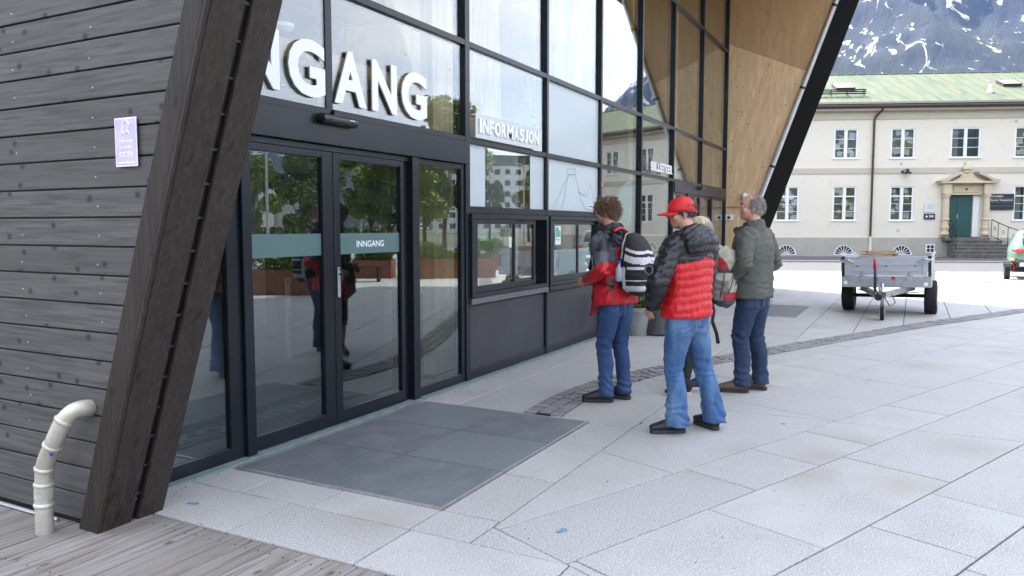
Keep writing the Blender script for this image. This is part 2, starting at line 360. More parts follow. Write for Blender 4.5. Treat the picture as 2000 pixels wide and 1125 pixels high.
def inset(poly,d):
    n=len(poly); res=[]
    c=sum((Vector(p) for p in poly),Vector((0,0)))/n
    for i in range(n):
        a=Vector(poly[i-1]); b=Vector(poly[i]); e=Vector(poly[(i+1)%n])
        u=(b-a).normalized(); w_=(e-b).normalized(); n1=Vector((-u.y,u.x)); n2=Vector((-w_.y,w_.x))
        den=1+n1.dot(n2)
        res.append(b+(n1+n2)*(d/max(den,.3)))
    return res
slabs=[]
TH=R(-22.6); tv=Vector((math.cos(TH),math.sin(TH))); pv=Vector((-math.sin(TH),math.cos(TH)))
rowedges=[-16.]
rs=random.Random(3)
# measured rows near the camera (distance along pv), random beyond
near=[.74,1.28,1.80,2.48,2.99,3.94,4.75,5.4,6.2]
lo=.74; ed=[lo]
while lo>-30: lo-=rs.choice([.5,.66,.5,.9]); ed.append(lo)
edges=sorted(ed)+near[1:]
def rotslab(p0,p1,t0,t1):
    return [tv*t0+pv*p0,tv*t1+pv*p0,tv*t1+pv*p1,tv*t0+pv*p1]
meas={ # cross joints measured per row: row lower edge -> t positions
 1.80:[2.45,3.47,4.98,7.35,9.2], 2.48:[2.38,3.95,4.68,5.4,6.75,8.55], 2.99:[2.35,3.82,5.88,7.75,9.3], 1.28:[1.5,2.85,3.92,4.68,6.1,7.7], .74:[2.6,3.75,4.5,6.3], }
for i in range(len(edges)-1):
    p0,p1=edges[i],edges[i+1]
    ts=list(meas.get(round(p0,2),[]))
    if not ts: ts=[-3.5+rs.random()*1.2]
    t=ts[0]
    while t>-4: t-=rs.choice([1.0,1.3,1.6]); ts.insert(0,t)
    t=ts[-1]
    while t<40: t+=rs.choice([.75,1.1,1.5,1.9,2.1]); ts.append(t)
    for a,b in zip(ts[:-1],ts[1:]):
        po=rotslab(p0,p1,a,b)
        c=sum(po,Vector((0,0)))/4
        if c.x>46 or c.x<1 or c.y<-24 : continue
        # limits: first strip along the mat (x>3.18,y<1.88) and the deck strip
        po=clip(po,Vector((0,1.88)),Vector((0,1)))            # y<=1.88 near the mat
        if len(po)<3: pass
        po1=po
        if c.x>6.9 or True:
            po1=clip(rotslab(p0,p1,a,b),Vector((6.55,0)),Vector((-1,0)))   # beyond the mat they run up to the band
        for q,rule in ((po,'a'),(po1,'b')):
            if rule=='a': q=clip(q,Vector((6.55,0)),Vector((1,0))) if len(q)>2 else []
            if len(q)>2: q=clip(q,Vector((3.39,1.88)),Vector((-1,.445)).normalized())
            if len(q)<3: continue
            cc=sum(q,Vector((0,0)))/len(q)
            sdist,bp,bn=band_side(cc.x,cc.y)
            if sdist>1.6: continue
            if sdist>-2.2: q=clip(q,bp-bn*.06,bn)
            if len(q)<3 or area(q)<.002: continue
            # far edge: road
            slabs.append(q)
def rect(x0,x1,y0,y1): return [Vector((x0,y0)),Vector((x1,y0)),Vector((x1,y1)),Vector((x0,y1))]
N0=len(slabs)
# strip between deck and mat (aligned with the facade)
for y0,y1 in ((3.06,3.86),(2.24,3.06),(1.35,2.24)): slabs.append(rect(2.70,3.16,y0,y1))
for y0,y1 in ((3.45,3.86),(2.93,3.45),(2.25,2.93),(1.885,2.25)): slabs.append(rect(3.16,3.47,y0,y1))
slabs.append(rect(3.16,3.6,1.0,1.885))
y=1.35
while y>-24: slabs.append(rect(2.70,3.16,y-.9,y)); y-=.9
slabs=slabs[:N0]+[clip(q,Vector((3.39,1.88)),Vector((1,-.445)).normalized()) if max(p.y for p in q)<1.9 and max(p.x for p in q)<3.6 else q for q in slabs[N0:]]; slabs=[q for q in slabs if len(q)>2]
y=.2
# strip on the outer side of the mat
for x0,x1 in ((3.47,4.18),(4.18,5.02),(5.02,5.62)): slabs.append(rect(x0,x1,1.88,2.245))
# row from mat corner to the band
for x0,x1 in ((5.62,6.55),): slabs.append(clip(rect(x0,x1,1.88,2.60),Vector((5.9,2.62)),Vector((0,1))))
# facade side of the band
x=5.62; 
fs_rows=[(3.50,3.86),(2.75,3.50),(2.1,2.75),(1.4,2.1),(.75,1.4),(.1,.75),(-.6,.1),(-1.3,-.6),(-2,-1.3),(-2.9,-2),(-3.7,-2.9),(-4.6,-3.7),(-5.5,-4.6),(-6.4,-5.5)]
for k,(y0,y1) in enumerate(fs_rows):
    x=5.62+(0 if k%2 else -.0)
    first=True
    while x<44:
        d=rs.choice([.9,1.25,1.6]) if k!=1 else (1.05 if first else rs.choice([1.5,1.3])); first=False
        q=rect(x,x+d,y0,y1); cc=sum(q,Vector((0,0)))/4; sdist,bp,bn=band_side(cc.x,cc.y); x+=d
        if cc.x<25 and sdist<-1.2: continue
        if cc.x>=25 and cc.y<-6.6: continue
        if sdist<2.2: q=clip(q,bp+bn*.06,-bn)
        # second mat
        if 13.75<cc.x<16.3 and 1.7<cc.y<2.6 : pass
        if len(q)<3 or area(q)<.012: continue
        slabs.append(q)
for q_ in range(1): pass
# keep the plaza short of the road in front of the yellow house
roadn=(FW*math.cos(R(5.2))+RT*math.sin(R(5.2))).to_2d(); roadp=(FW*27.0+RT*.45*27).to_2d()
out=[]
for q in slabs:
    q=clip(q,roadp,roadn)
    if len(q)>2 and area(q)>.002: out.append(q)
slabs=out
def invis(c):
    d=c.dot(FW.to_2d()); r_=c.dot(RT.to_2d())
    return d<1 or abs(r_)>d*.70+.6
def ccw(q): 
    s=sum(q[i][0]*q[(i+1)%len(q)][1]-q[(i+1)%len(q)][0]*q[i][1] for i in range(len(q)))
    return q if s>0 else q[::-1]
def dedupe(q):
    o=[]
    for p in q:
        if not o or (p-o[-1]).length>.004: o.append(p)
    if len(o)>1 and (o[0]-o[-1]).length<.004: o.pop()
    return o
def slab_geo(mb,q,zt):
    q=ccw(dedupe(q)); 
    if len(q)<3: return
    a=inset(q,.0058); b=inset(q,.0072); n=len(q)
    vs=[(p.x,p.y,-.03) for p in a]+[(p.x,p.y,zt-.003) for p in a]+[(p.x,p.y,zt) for p in b]
    fs=[(i,(i+1)%n,n+(i+1)%n,n+i) for i in range(n)]+[(n+i,n+(i+1)%n,2*n+(i+1)%n,2*n+i) for i in range(n)]+[tuple(range(2*n,3*n))]
    mb.add(vs,fs)
slabs.sort(key=lambda q:(1000 if invis(sum(q,Vector((0,0)))/len(q)) else 0)+(sum(q,Vector((0,0)))/len(q)).length)
rest=MB()
for i,q in enumerate(slabs):
    if i<298:
        mb=MB(); slab_geo(mb,q,rs.uniform(-.0012,.0012)); 
        if mb.v: mb.build('slab',M['granite'],plaza)
    else: slab_geo(rest,q,rs.uniform(-.001,.001))
rest.build('slabs',M['granite'],plaza,kind='stuff')
# band bed + setts
g=MB()
for a,b in zip(BC[:-1],BC[1:]):
    t=(b-a).normalized(); n=Vector((-t.y,t.x))*BH
    g.add([(*(a-n),.002),(*(b-n),.002),(*(b+n),.002),(*(a+n),.002)],[(0,1,2,3)])
band=g.build('sett_band',M['joint']); band['kind']='structure'
cnt=0; rest=MB()
for row in range(3):
    off=(row-1)*.115
    for i in range(len(BC)-2):
        a=BC[i];b=BC[i+1]; t=(b-a).normalized(); n=Vector((-t.y,t.x)); c=(a+b)/2+n*off+t*((row%2)*.05)
        L=.048+rs.uniform(-.004,.002); Wd=.052+rs.uniform(-.004,.001); h=.009+rs.uniform(-.003,.004)
        vs=[]
        tilt=rs.uniform(-.02,.02)
        for z,k in ((-.01,1.),(h-.004,1.),(h,.86)):
            for sx,sy in ((-1,-1),(1,-1),(1,1),(-1,1)):
                p=c+t*(sx*L*k+rs.uniform(-.003,.003))+n*(sy*Wd*k+rs.uniform(-.003,.003)); vs.append((p.x,p.y,z+(tilt*sx*L if z>0 else 0)))
        fs=[(0,1,5,4),(1,2,6,5),(2,3,7,6),(3,0,4,7),(4,5,9,8),(5,6,10,9),(6,7,11,10),(7,4,8,11),(8,9,10,11)]
        if cnt<296 and i<100: MB().add(vs,fs).build('sett',M['sett'],band); cnt+=1
        else: rest.add(vs,fs)
rest.build('setts',M['sett'],band,kind='stuff')
# deck boards (run along X), butt at the plaza edge x=2.692
deck=deckbed
me=MB(); me.box(-9,0,0,.158,-.04,0).v
dm=MB(); dm.box(-11,0,.0035,.1615,-.032,.0); dme=dm.mesh('deck_board',[M['deck']])
bmx=bmesh.new(); bmx.from_mesh(dme); bmesh.ops.bevel(bmx,geom=[e for e in bmx.edges],offset=.003,segments=1,affect='EDGES'); bmx.to_mesh(dme); bmx.free()
sc=MB()
for k in range(-62,44):
    y=3.69+k*.165
    link('deck_board',dme,deck,loc=(2.688,y,rs.uniform(-.0015,.0012)))
    if -14<k<10:
        for xx in (2.60,2.0,1.4,.8):
            for dy in (.035,.125):
                sc.lathe([(.0045,0),(.0045,.0012)],8,c=(xx+rs.uniform(-.01,.01),y+dy+rs.uniform(-.006,.006),.0008))
sc.build('screws',M['deck_screw'],deck,kind='stuff')
# doorstep strip under the facade
g=MB(); g.box(2.80,20.9,3.862,4.02,-.1,.012); struct('door_threshold',g,mat('threshold_stone',(.26,.29,.28),.7,col2=(.14,.22,.20),scale=9))
# mats
def grate(name,label,x0,x1,y0,y1,seams):
    t=thing(name,label,'doormat',((x0+x1)/2,(y0+y1)/2,0))
    g=MB(); g.box(x0,x1,y0,y1,-.004,.003); g.build('brush_bed',M['gratefill'],t,True)
    f=MB(); e=.014
    f.box(x0-e,x1+e,y0-e,y0,-.02,.011); f.box(x0-e,x1+e,y1,y1+e,-.02,.011); f.box(x0-e,x0,y0,y1,-.02,.011); f.box(x1,x1+e,y0,y1,-.02,.011)
    f.build('edge_frame',M['steel'],t,True)
    xs=[x0]+seams[0]+[x1]; ys=[y0]+seams[1]+[y1]
    for a,b in zip(xs[:-1],xs[1:]):
        for c,d in zip(ys[:-1],ys[1:]):
            s=MB(); x=a+.006; dz=rs.uniform(0,.0006)
            while x<b-.008:
                s.box(x,x+.0135,c+.003,d-.003,.0,.0085+dz); x+=.0245
            o=s.build('grating_panel',M['grate'],t,True)
grate('door_grating','large ribbed grey metal doormat let into the paving before the entrance doors',3.48,5.60,2.26,3.80,([4.2,4.92],[3.02]))
grate('door_grating','dark rectangular doormat in the paving before the far ticket door',13.9,16.0,1.75,2.55,([],[]))
# blue arrow stickers
M['blue']=mat('blue_sticker',(.07,.24,.42),.8,col2=(.16,.30,.42),scale=40)
def arrow(px,py,sc_,rz,label,s=.1):
    p=gnd(px,py); g=MB(); g.prism([(-.5,-.17),(.12,-.17),(.12,-.36),(.5,0),(.12,.36),(.12,.17),(-.5,.17)],.0,.0006,f=lambda a,b,h:(a*sc_,b*sc_,h))
    o=g.build('arrow_sticker',M['blue']); o.location=(p.x,p.y,.0022); o.rotation_euler=(0,0,rz); tag(o,label,'sticker',None)
arrow(378,984,.075,R(-65),'blue arrow sticker on the slab beside the slanted dark post')
arrow(1098,1037,.075,R(-20),'blue arrow sticker on the stained slab before the big doormat')
arrow(1530,828,.045,R(30),'small blue arrow sticker on a slab right of the red capped man')
arrow(1697,743,.05,R(10),'worn blue sticker on a slab farthest from the doors')
p=gnd(1249,744); g=MB(); g.ell((0,0,.006),(.03,.02,.008)); o=g.build('fallen_leaf',mat('brown_leaf',(.15,.05,.025),.8)); o.location=(p.x,p.y,0); tag(o,'small brown crumpled leaf on the paving near the hikers','leaf')
# road, kerb, line
def roadframe(d0,d1,s0,s1,z,name,m,thick=None):
    c5,s5=math.cos(R(5.2)),math.sin(R(5.2)); w_=RT*c5-FW*s5; n_=FW*c5+RT*s5
    def P(d,s): 
        b=FW*d+RT*(.45*d); b=b-w_*( (b-FW*41.2-RT*14.28).dot(w_)-s); return b
    g=MB(); a,b,c,d=P(d0,s0),P(d0,s1),P(d1,s1),P(d1,s0)
    t=thick or .3
    vs=[(v.x,v.y,h) for h in (z-t,z) for v in (a,b,c,d)]
    g.add(vs,[(3,2,1,0),(4,5,6,7),(0,1,5,4),(1,2,6,5),(2,3,7,6),(3,0,4,7)]); return g
struct('road',roadframe(27.05,41.6,-14,70,.004,'road',None),M['asphalt'])
struct('road_line',roadframe(35.4,35.62,-14,70,.010,'l',None,.008),M['paint'])
struct('plaza_kerb',roadframe(26.9,27.06,-14,70,.012,'k',None),M['granite_b'])
g=MB(); p0=gnd(1897,550); p1=gnd(2000,556); dv=(p1-p0).normalized(); nv=Vector((-dv.y,dv.x,0))
dr=thing('drain_channel','long rusty red slotted drain grate set in the sunlit paving','drain',(p0.x,p0.y,0))
fr=MB(); ba=MB(); M['rust']=mat('rusty_grate',(.30,.12,.07),.8,col2=(.42,.20,.12),scale=12)
for s_ in (-1,1): 
    a=p0+nv*.12*s_; b=a+dv*4; q=[a-nv*.012,b-nv*.012,b+nv*.012,a+nv*.012]; fr.add([(v.x,v.y,z) for z in (0,.012) for v in q],[(0,1,2,3),(4,5,6,7),(0,1,5,4),(1,2,6,5),(2,3,7,6),(3,0,4,7)])
for k in range(80):
    a=p0+dv*(k*.05); q=[a-nv*.11,a+dv*.028-nv*.11,a+dv*.028+nv*.11,a+nv*.11]; ba.add([(v.x,v.y,z) for z in (0,.01) for v in q],[(0,1,2,3),(4,5,6,7),(0,1,5,4),(1,2,6,5),(2,3,7,6),(3,0,4,7)])
fr.build('channel_edge',M['rust'],dr,True,fix=True); ba.build('grate_bars',M['rust'],dr,True,fix=True)

# grit and small debris along the doorstep
g=MB(); r_=random.Random(11)
for _ in range(420):
    x=r_.uniform(2.9,12) if r_.random()<.7 else r_.uniform(2.7,9); y=3.84-abs(r_.gauss(0,.05)) if r_.random()<.7 else r_.uniform(.2,3.8); s_=r_.uniform(.002,.006)
    if 3.45<x<5.64 and 2.2<y<3.83: continue
    g.ell((x,y,.002+s_*.4),(s_,s_*.8,s_*.6),n=6)
o=g.build('grit',mat('grit',(.10,.085,.06),.9)); o['kind']='stuff'
# =====================================================================================
# STATION HALL (glass front between two leaning end walls)
# =====================================================================================
LEAN=.359; YB=3.665; ZT=7.4; XW=2.40; XE0,XE1=18.3,20.9; YBACK=15.
def yl(z,y0=YB): return y0-LEAN*z
hall=thing('station_hall','modern timber and glass hall with slanted dark end posts and lettered entrance','building',(XW,3.9,0))
def hb(mb,name,m,parent=None,**k): return mb.build(name,m,parent or hall,True,**k)
def bboxmesh(name,x0,x1,y0,y1,z0,z1,m,parent=None,bevel=.0,**k):
    g=MB(); g.box(x0,x1,y0,y1,z0,z1); return hb(g,name,m,parent,bevel=bevel,**k)
# --- left end wall: core + cladding boards
g=MB(); prof=[(yl(0)+.06,-.02),(YBACK,-.02),(YBACK,ZT),(yl(ZT)+.06,ZT)]
g.prism(prof,XW+.03,XW+.30,f=lambda a,b,h:(h,a,b)); hb(g,'wall_core',M['frame2'],fix=True)
pitch=.1425
k=0; z=.035
while z<ZT-.1:
    g=MB(); y0=yl(z+pitch)+.05; g.prism([(y0,z),(YBACK,z),(YBACK,z+pitch-.009),(y0,z+pitch-.009)],XW+.008+random.uniform(0,.003),XW+.028,f=lambda a,b,h:(h,a,b))
    hb(g,'cladding_board',M['clad'],fix=True,bevel=.0025); z+=pitch; k+=1
# nails: rows of pale heads
g=MB()
for i in range(40):
    zc=.035+pitch*i+.05
    for yy in (3.55,4.18,4.80,5.4):
        y=yy+random.uniform(-.012,.012)
        if y<yl(zc)+.25: continue
        if random.random()<.85: g.lathe([(.0032,0),(.0032,.001)],6,c=(0,0,0)); 
        else: continue
        n=12; 
        for j in range(len(g.v)-n,len(g.v)):
            a,b,c=g.v[j]; g.v[j]=(XW+.0065-c,y+a,zc+b)
for (xa,yo) in ((.05,0),(.125,0),(.185,0),(.33,0)):
    zz=.12
    while zz<4:
        y=yl(zz)-.032; n=6
        cs=[(XW+xa*1+.006*math.cos(q)*.7,y,zz+.0035*math.sin(q)) for q in [t*math.pi/3 for t in range(6)]]
        g.add(cs,[tuple(range(6))]); zz+=.47+random.uniform(-.02,.02)
hb(g,'nail_heads',M['nail'],kind='stuff')
# leaning corner: side trim + two front boards with a shadow gap
def lean_board(name,x0,x1,d0,d1,m,z0=.0,z1=ZT,taper=0.,bev=.004):
    """board following the leaning edge; d0..d1 offset in Y behind the leaning line"""
    g=MB(); vs=[]
    for z,tp in ((z0,0),(z1,taper)):
        for y in (yl(z)+d0,yl(z)+d1):
            for x in (x0+(tp*.5 if x0>XW+.1 else 0),x1+tp*(1 if x0>XW+.1 else .45)): vs.append((x,y,z))
    g.add(vs,[(0,2,3,1),(4,5,7,6),(0,1,5,4),(2,6,7,3),(0,4,6,2),(1,3,7,5)]); return hb(g,name,m,fix=True,bevel=bev)
lean_board('corner_trim',XW-.022,XW+.008,-.03,.10,M['trim'])
lean_board('corner_strip',XW-.026,XW-.006,-.058,-.030,M['trim'])
lean_board('front_board',XW-.005,XW+.165,-.06,-.03,M['trim'],taper=.06)
lean_board('front_board',XW+.205,XW+.36,-.06,-.03,M['trim'],taper=.07)
lean_board('gap_backing',XW+.02,XW+.33,-.028,.06,M['frame2'],taper=.05)
lean_board('inner_lining',XW+.33,XW+.36,-.028,.30,M['trim'],taper=.07)
g=MB(); 
zz=.15
while zz<4: 
    g.box(XW+.16,XW+.215,yl(zz)-.045,yl(zz)-.03,zz,zz+.012); zz+=.16
hb(g,'gap_battens',M['frame2'],kind='stuff')
g=MB(); g.tube([(XW-.012,3.95,.012),(XW-.012,14.9,.012)],.011,8); hb(g,'base_pipe',M['alu'])
M['blkboard']=mat('black_boards',(.0018,.0018,.0018),.9,col2=(.004,.004,.004),scale=3,stretch=(9,9,.8),spec=.02)
# --- far end wall: spruce inner face, pipe, black front
sp=lambda y:5.767+(y-3.976)*((5.767-4.993)/(3.976-2.237))
yl2=lambda z:3.93-.352*z
def lint(y): return sp(y)
# lower panel polygon (y,z) inside face
def ylz(z): return yl2(z)
# intersection of split line with leaning edge
z_=4.9
for _ in range(30): z_=lint(ylz(z_))
low=[(ylz(0),0),(4.25,0),(4.25,lint(4.25)),(ylz(z_),z_)]
upp=[(ylz(z_)+.0,z_+.006),(4.25,lint(4.25)+.006),(4.25,ZT),(ylz(ZT),ZT)]
f=lambda a,b,h:(h,a,b)
# vertical lamellas of the lower panel: boards along the lean
nb=0
yc=0.
def cut(poly,pt,n): return clip([Vector(p) for p in poly],Vector(pt),Vector(n))
ln=Vector((1,.352)).normalized()     # across the lean
base_=Vector((ylz(0),0))
for i in range(30):
    a=base_+ln*(.105*i); b=base_+ln*(.105*(i+1)-.0012)
    q=cut(cut(low,a,-ln),b,ln)
    if len(q)<3 or area(q)<.003: continue
    g=MB(); g.prism([tuple(p) for p in q],XE0+random.uniform(0,.0012),XE0+.04,f=f); hb(g,'spruce_board',M['clt_side'],fix=True)
g=MB(); g.prism(upp,XE0-.004,XE0+.04,f=f); hb(g,'spruce_panel',M['clt'],fix=True)
g=MB(); g.prism([(ylz(0)+.03,0),(YBACK,0),(YBACK,ZT),(ylz(ZT)+.03,ZT)],XE0+.04,XE1-.03,f=f); hb(g,'end_wall_core',M['clt'],fix=True)
for i in range(13):   # black front boards of the far end
    x0=XE0+.10+i*.197; x1=x0+.185
    g=MB(); g.add([(x,ylz(z)+d,z) for z in (0,ZT) for d in (-.05,-.01) for x in (x0,x1)],[(0,2,3,1),(4,5,7,6),(0,1,5,4),(2,6,7,3),(0,4,6,2),(1,3,7,5)])
    hb(g,'black_front_board',M['blkboard'],fix=True)
g=MB(); g.prism([(ylz(0)-.03,0),(YBACK,0),(YBACK,ZT),(ylz(ZT)-.03,ZT)],XE1-.03,XE1,f=f); hb(g,'outer_cladding',M['clad'],fix=True)
g=MB(); g.prism([(ylz(0)-.01,0),(ylz(0)+.03,0),(ylz(ZT)+.03,ZT),(ylz(ZT)-.01,ZT)],XE0,XE0+.10,f=f); hb(g,'edge_board',M['brown'],fix=True)
dp=MB(); dp.tube([(XE0-.02,ylz(.3)+.0,.3),(XE0-.02,ylz(ZT)+.0,ZT)],.055,12)
o=dp.build('downpipe',M['steel'],None,auto=True); tag(o,'long bright steel downpipe following the slanted edge of the spruce wall','pipe')
for zz in (1.2,2.9,4.6,6.3):
    g=MB(); g.tube([(XE0-.02,ylz(zz)+.0,zz),(XE0-.02,ylz(zz+.05),zz+.05)],.062,12); g.build('bracket',M['frame2'],o)
# --- unseen roof with canopy, height chosen for its shadow on the plaza
g=MB(); g.box(XW-.05,XE1,yl(ZT)-.0,YBACK+.3,ZT,ZT+.35); hb(g,'roof',M['clt'])
g=MB(); g.box(XW-.1,XE1+.05,yl(ZT)-.06,yl(ZT)-.003,ZT-.05,ZT+.45); hb(g,'fascia',M['trim'])
# --- curtain wall grid
F0,F1=3.915,4.03; GY=3.965
MX=[2.80,4.575,6.56,8.42,10.2,12.0,13.86,15.95,18.25]
TZ=[2.41,3.335,5.56]
def mullion(x,z0,z1,w=.055):
    bboxmesh('mullion',x-w/2,x+w/2,F0+(.024 if abs(x-4.575)<.01 else 0),F1+.03,z0,z1,M['frame'],bevel=.003)
def transom(x0,x1,z,w=.055,y0=None,m=None):
    bboxmesh('transom',x0+.0275,x1-.0275,(y0 or F0)+.004,F1,z-w/2,z+w/2,m or M['frame'],bevel=.003)
for i,x in enumerate(MX):
    z0={1:2.41,7:2.41}.get(i,.012)
    mullion(x,z0,ZT,.075 if i in (1,) else (.085 if i==2 else .055))
for i in range(len(MX)-1):
    for z in TZ: transom(MX[i],MX[i+1],z)
def pane(x0,x1,z0,z1,m='glass',name='glass_pane',parent=None,y=GY):
    g=MB(); g.box(x0,x1,y-.004,y+.004,z0,z1); return hb(g,name,M[m],parent)
for i in range(len(MX)-1):
    a,b=MX[i]+.027,MX[i+1]-.027
    for z0,z1 in ((2.44,3.305),(3.365,5.53),(5.59,7.38)):
        if i==3 and z0<2.5: pane(a,b,z0,z1,'frost','frosted_pane')
        else: pane(a,b,z0,z1,y=3.952 if (i<3 and z0<2.5) else GY)
M['sillm']=mat('sill_sheet',(.17,.175,.18),.35,.6)
# --- info bays 6.56..10.2
for i in (2,3):
    a,b=MX[i]+.027,MX[i+1]-.027
    transom(MX[i],MX[i+1],1.725,.07)
    if i==2:
        # frosted film on the inside with a clear rectangle
        pane(a,b,1.76,2.38,'glass')
        g=MB(); y=GY-.0055
        for x0,x1 in ((a,6.975),(8.03,b)): g.box(x0,x1,y-.0008,y,1.76,2.38)
        g.box(6.975,8.03,y-.0008,y,2.375,2.38); hb(g,'frosted_film',M['frost'])
    else: pane(a,b,1.76,2.38,'frost','frosted_pane')
    # dark lower panel and bottom rail
    bboxmesh('lower_panel',a,b,3.945,3.975,.10,.755,M['panel'])
    bboxmesh('bottom_rail',a,b,3.925,4.02,.012,.098,M['frame'],bevel=.003)
    # sill
    bboxmesh('sill',a-.005,b+.005,3.885,4.05,.775,.835,M['sillm'] if i==2 else M['frame'],bevel=.004)
    # hatch
    t=MB(); fr=.06
    hf=MB(); hf.box(a,b,3.885,4.02,1.635,1.688); hf.box(a,a+.07,3.885,4.02,.84,1.633); hf.box(b-.055,b,3.885,4.02,.84,1.633); hf.box(a+.07,b-.055,3.885,4.02,.84,.885)
    H_=hb(hf,'hatch_frame',M['frame'],bevel=.003)
    mid=(7.55 if i==2 else 9.36)
    s=MB(); x0=a+.072
    s.box(x0,mid,3.90,3.93,1.585,1.633); s.box(x0,mid,3.90,3.93,.887,.955); s.box(x0,x0+.06 ,3.90,3.93,.955,1.585); s.box(mid-.04,mid,3.90,3.93,.955,1.585)
    hb(s,'sliding_sash',M['frame'] if i else M['frame'],H_,bevel=.002)
    pane(x0+.06,mid-.04,.955,1.585,'glass','hatch_glass',H_,y=3.915)
    s=MB(); x1=mid+.58 if i==2 else b-.057
    s.box(mid,x1,3.945,3.975,1.585,1.633); s.box(mid,x1,3.945,3.975,.887,.945); s.box(x1-.035,x1,3.945,3.975,.945,1.585); s.box(mid,mid+.03,3.945,3.975,.945,1.585)
    hb(s,'sliding_sash',M['frame'],H_,bevel=.002)
    pane(mid+.03,x1-.035,.945,1.585,'glass','hatch_glass',H_,y=3.96)
    if i==3:
        g=MB(); g.box(x0+.062,mid-.042,3.92,3.9215,.957,1.272); g.box(mid+.032,x1-.037,3.965,3.9665,.947,1.272); hb(g,'frosted_film',M['frost'],H_)
# thin line drawing of a peak with a cable car on the frosted pane
M['line']=mat('engraved_line',(.16,.18,.18),.6)
def poly_line(pts,w,y,name,parent=None,m=None):
    g=MB()
    for (a,b) in zip(pts[:-1],pts[1:]):
        a,b=Vector(a),Vector(b); t=(b-a).normalized(); n=Vector((-t.y,t.x))*w
        g.add([(p.x,y,p.y) for p in (a-n,b-n,b+n,a+n)],[(0,1,2,3)])
    return hb(g,name,m or M['line'],parent)
def pz(x,y):     # zoomed drawing coordinates -> facade
    p=onY(880+x/2.679,180+y/2.679,3.957); return (p.x,p.z)
dr=[pz(*p) for p in [(575,625),(600,540),(612,445),(625,432),(650,432),(665,480),(680,560),(705,608),(745,620)]]
poly_line(dr,.0028,3.957,'peak_outline')
poly_line([pz(*p) for p in [(665,520),(690,535),(712,545),(722,495),(735,488),(745,540),(752,570)]],.0028,3.957,'ridge_outline')
poly_line([pz(*p) for p in [(530,612),(560,560),(612,445)]],.002,3.957,'cable_line')
poly_line([pz(*p) for p in [(608,432),(610,402),(622,400),(632,408),(645,398),(655,405),(655,432),(608,432)]],.0026,3.957,'gondola_outline')
# --- glazing bays 4,5 (10.2..13.86)
for i in (4,5):
    a,b=MX[i]+.027,MX[i+1]-.027
    bboxmesh('bottom_rail',a,b,3.925,4.02,.012,.098,M['frame'],bevel=.003)
    pane(a,b,.10,2.38)
bboxmesh('timber_counter_front',12.03,13.83,4.06,4.10,.05,1.43,M['clt'])
# --- main entrance (2.83..6.52)
bboxmesh('door_header',2.83,6.515,3.885,4.05,2.165,2.382,M['frame'],bevel=.004)
bboxmesh('door_track',2.83,5.60,3.93,4.02,2.12,2.163,M['frame'],bevel=.002)
g=MB(); g.box(2.83,6.515,3.905,3.93,2.235,2.243); hb(g,'header_joint',M['frame2'])
bboxmesh('door_post',3.655,3.735,3.90,4.05,.012,2.118,M['frame'],bevel=.003)
bboxmesh('door_post',5.585,5.685,3.895,4.05,.012,2.163,M['frame'],bevel=.003)
bboxmesh('door_pocket',5.475,5.583,3.96,4.05,.012,2.118,M['frame2'])
def leaf(x0,x1,z0,z1,st,rail,name,mi='glass_door',y0=3.93,y1=3.985,top=.05):
    s=MB(); s.box(x0,x0+st[0],y0,y1,z0,z1); s.box(x1-st[1],x1,y0,y1,z0,z1); s.box(x0+st[0],x1-st[1],y0,y1,z0,z0+rail); s.box(x0+st[0],x1-st[1],y0,y1,z1-top,z1)
    L=hb(s,name,M['frame'],bevel=.003); pane(x0+st[0],x1-st[1],z0+rail,z1-top,mi,'door_glass',L,y=(y0+y1)/2); return L
Lf=leaf(2.83,3.655,.012,2.163,(.05,.115),.085,'fixed_side_light')
LA=leaf(3.737,4.585,.02,2.118,(.012,.12),.10,'sliding_door')
LB=leaf(4.587,5.50,.02,2.118,(.075,.045),.10,'sliding_door')
LC=leaf(5.687,6.515,.012,2.163,(.03,.06),.085,'fixed_side_light')
g=MB(); g.box(4.583,4.589,3.925,3.932,.03,2.11); hb(g,'weather_seal',M['frame2'],LA)
for L,x0,x1 in ((LA,3.75,4.464),(LB,4.663,5.454)):
    g=MB(); g.box(x0,x1,3.9505,3.9525,1.34,1.503); hb(g,'teal_stripe',M['teal'],L)
T=fit_text('door_lettering','INNGANG',M['white'],(4.877,3.9500,1.392),(1,0,0),(0,0,1),.356,.052,.0008,.012); T.parent=LB; off=LB.matrix_world.translation
T.location=-(Vector(hall.location)+Vector(LB.location))
h=MB(); h.box(4.608,4.640,3.916,3.928,1.01,1.245); 
H1=hb(h,'handle_plate',M['alu'],LB,bevel=.004)
g=MB(); g.tube([(4.624,3.915,1.19),(4.624,3.895,1.19),(4.624,3.893,1.14)],.009,8); g.lathe([(.009,0),(.009,.012)],10,c=(4.624,3.905,1.222)); hb(g,'lever',M['black'],LB)
# --- far door (13.86..18.25)
bboxmesh('door_header',13.89,18.22,3.90,4.05,2.20,2.382,M['frame'],bevel=.004)
for x in (14.87,16.85): bboxmesh('door_post',x-.045,x+.045,3.91,4.05,.012,2.198,M['frame'],bevel=.003)
leaf(13.89,14.82,.012,2.198,(.04,.04),.08,'fixed_side_light'); leaf(14.92,15.86,.02,2.198,(.05,.05),.1,'sliding_door'); leaf(15.87,16.80,.02,2.198,(.05,.05),.1,'sliding_door'); leaf(16.9,18.22,.012,2.198,(.04,.04),.08,'fixed_side_light')
# ---------------- interior ----------------
struct('hall_floor',MB().box(XW+.3,XE0,4.03,YBACK,-.1,.004),M['floor_i'])
bboxmesh('inner_end_wall',XW+.30,XW+.34,4.06,YBACK,0,ZT,M['plaster_i'])
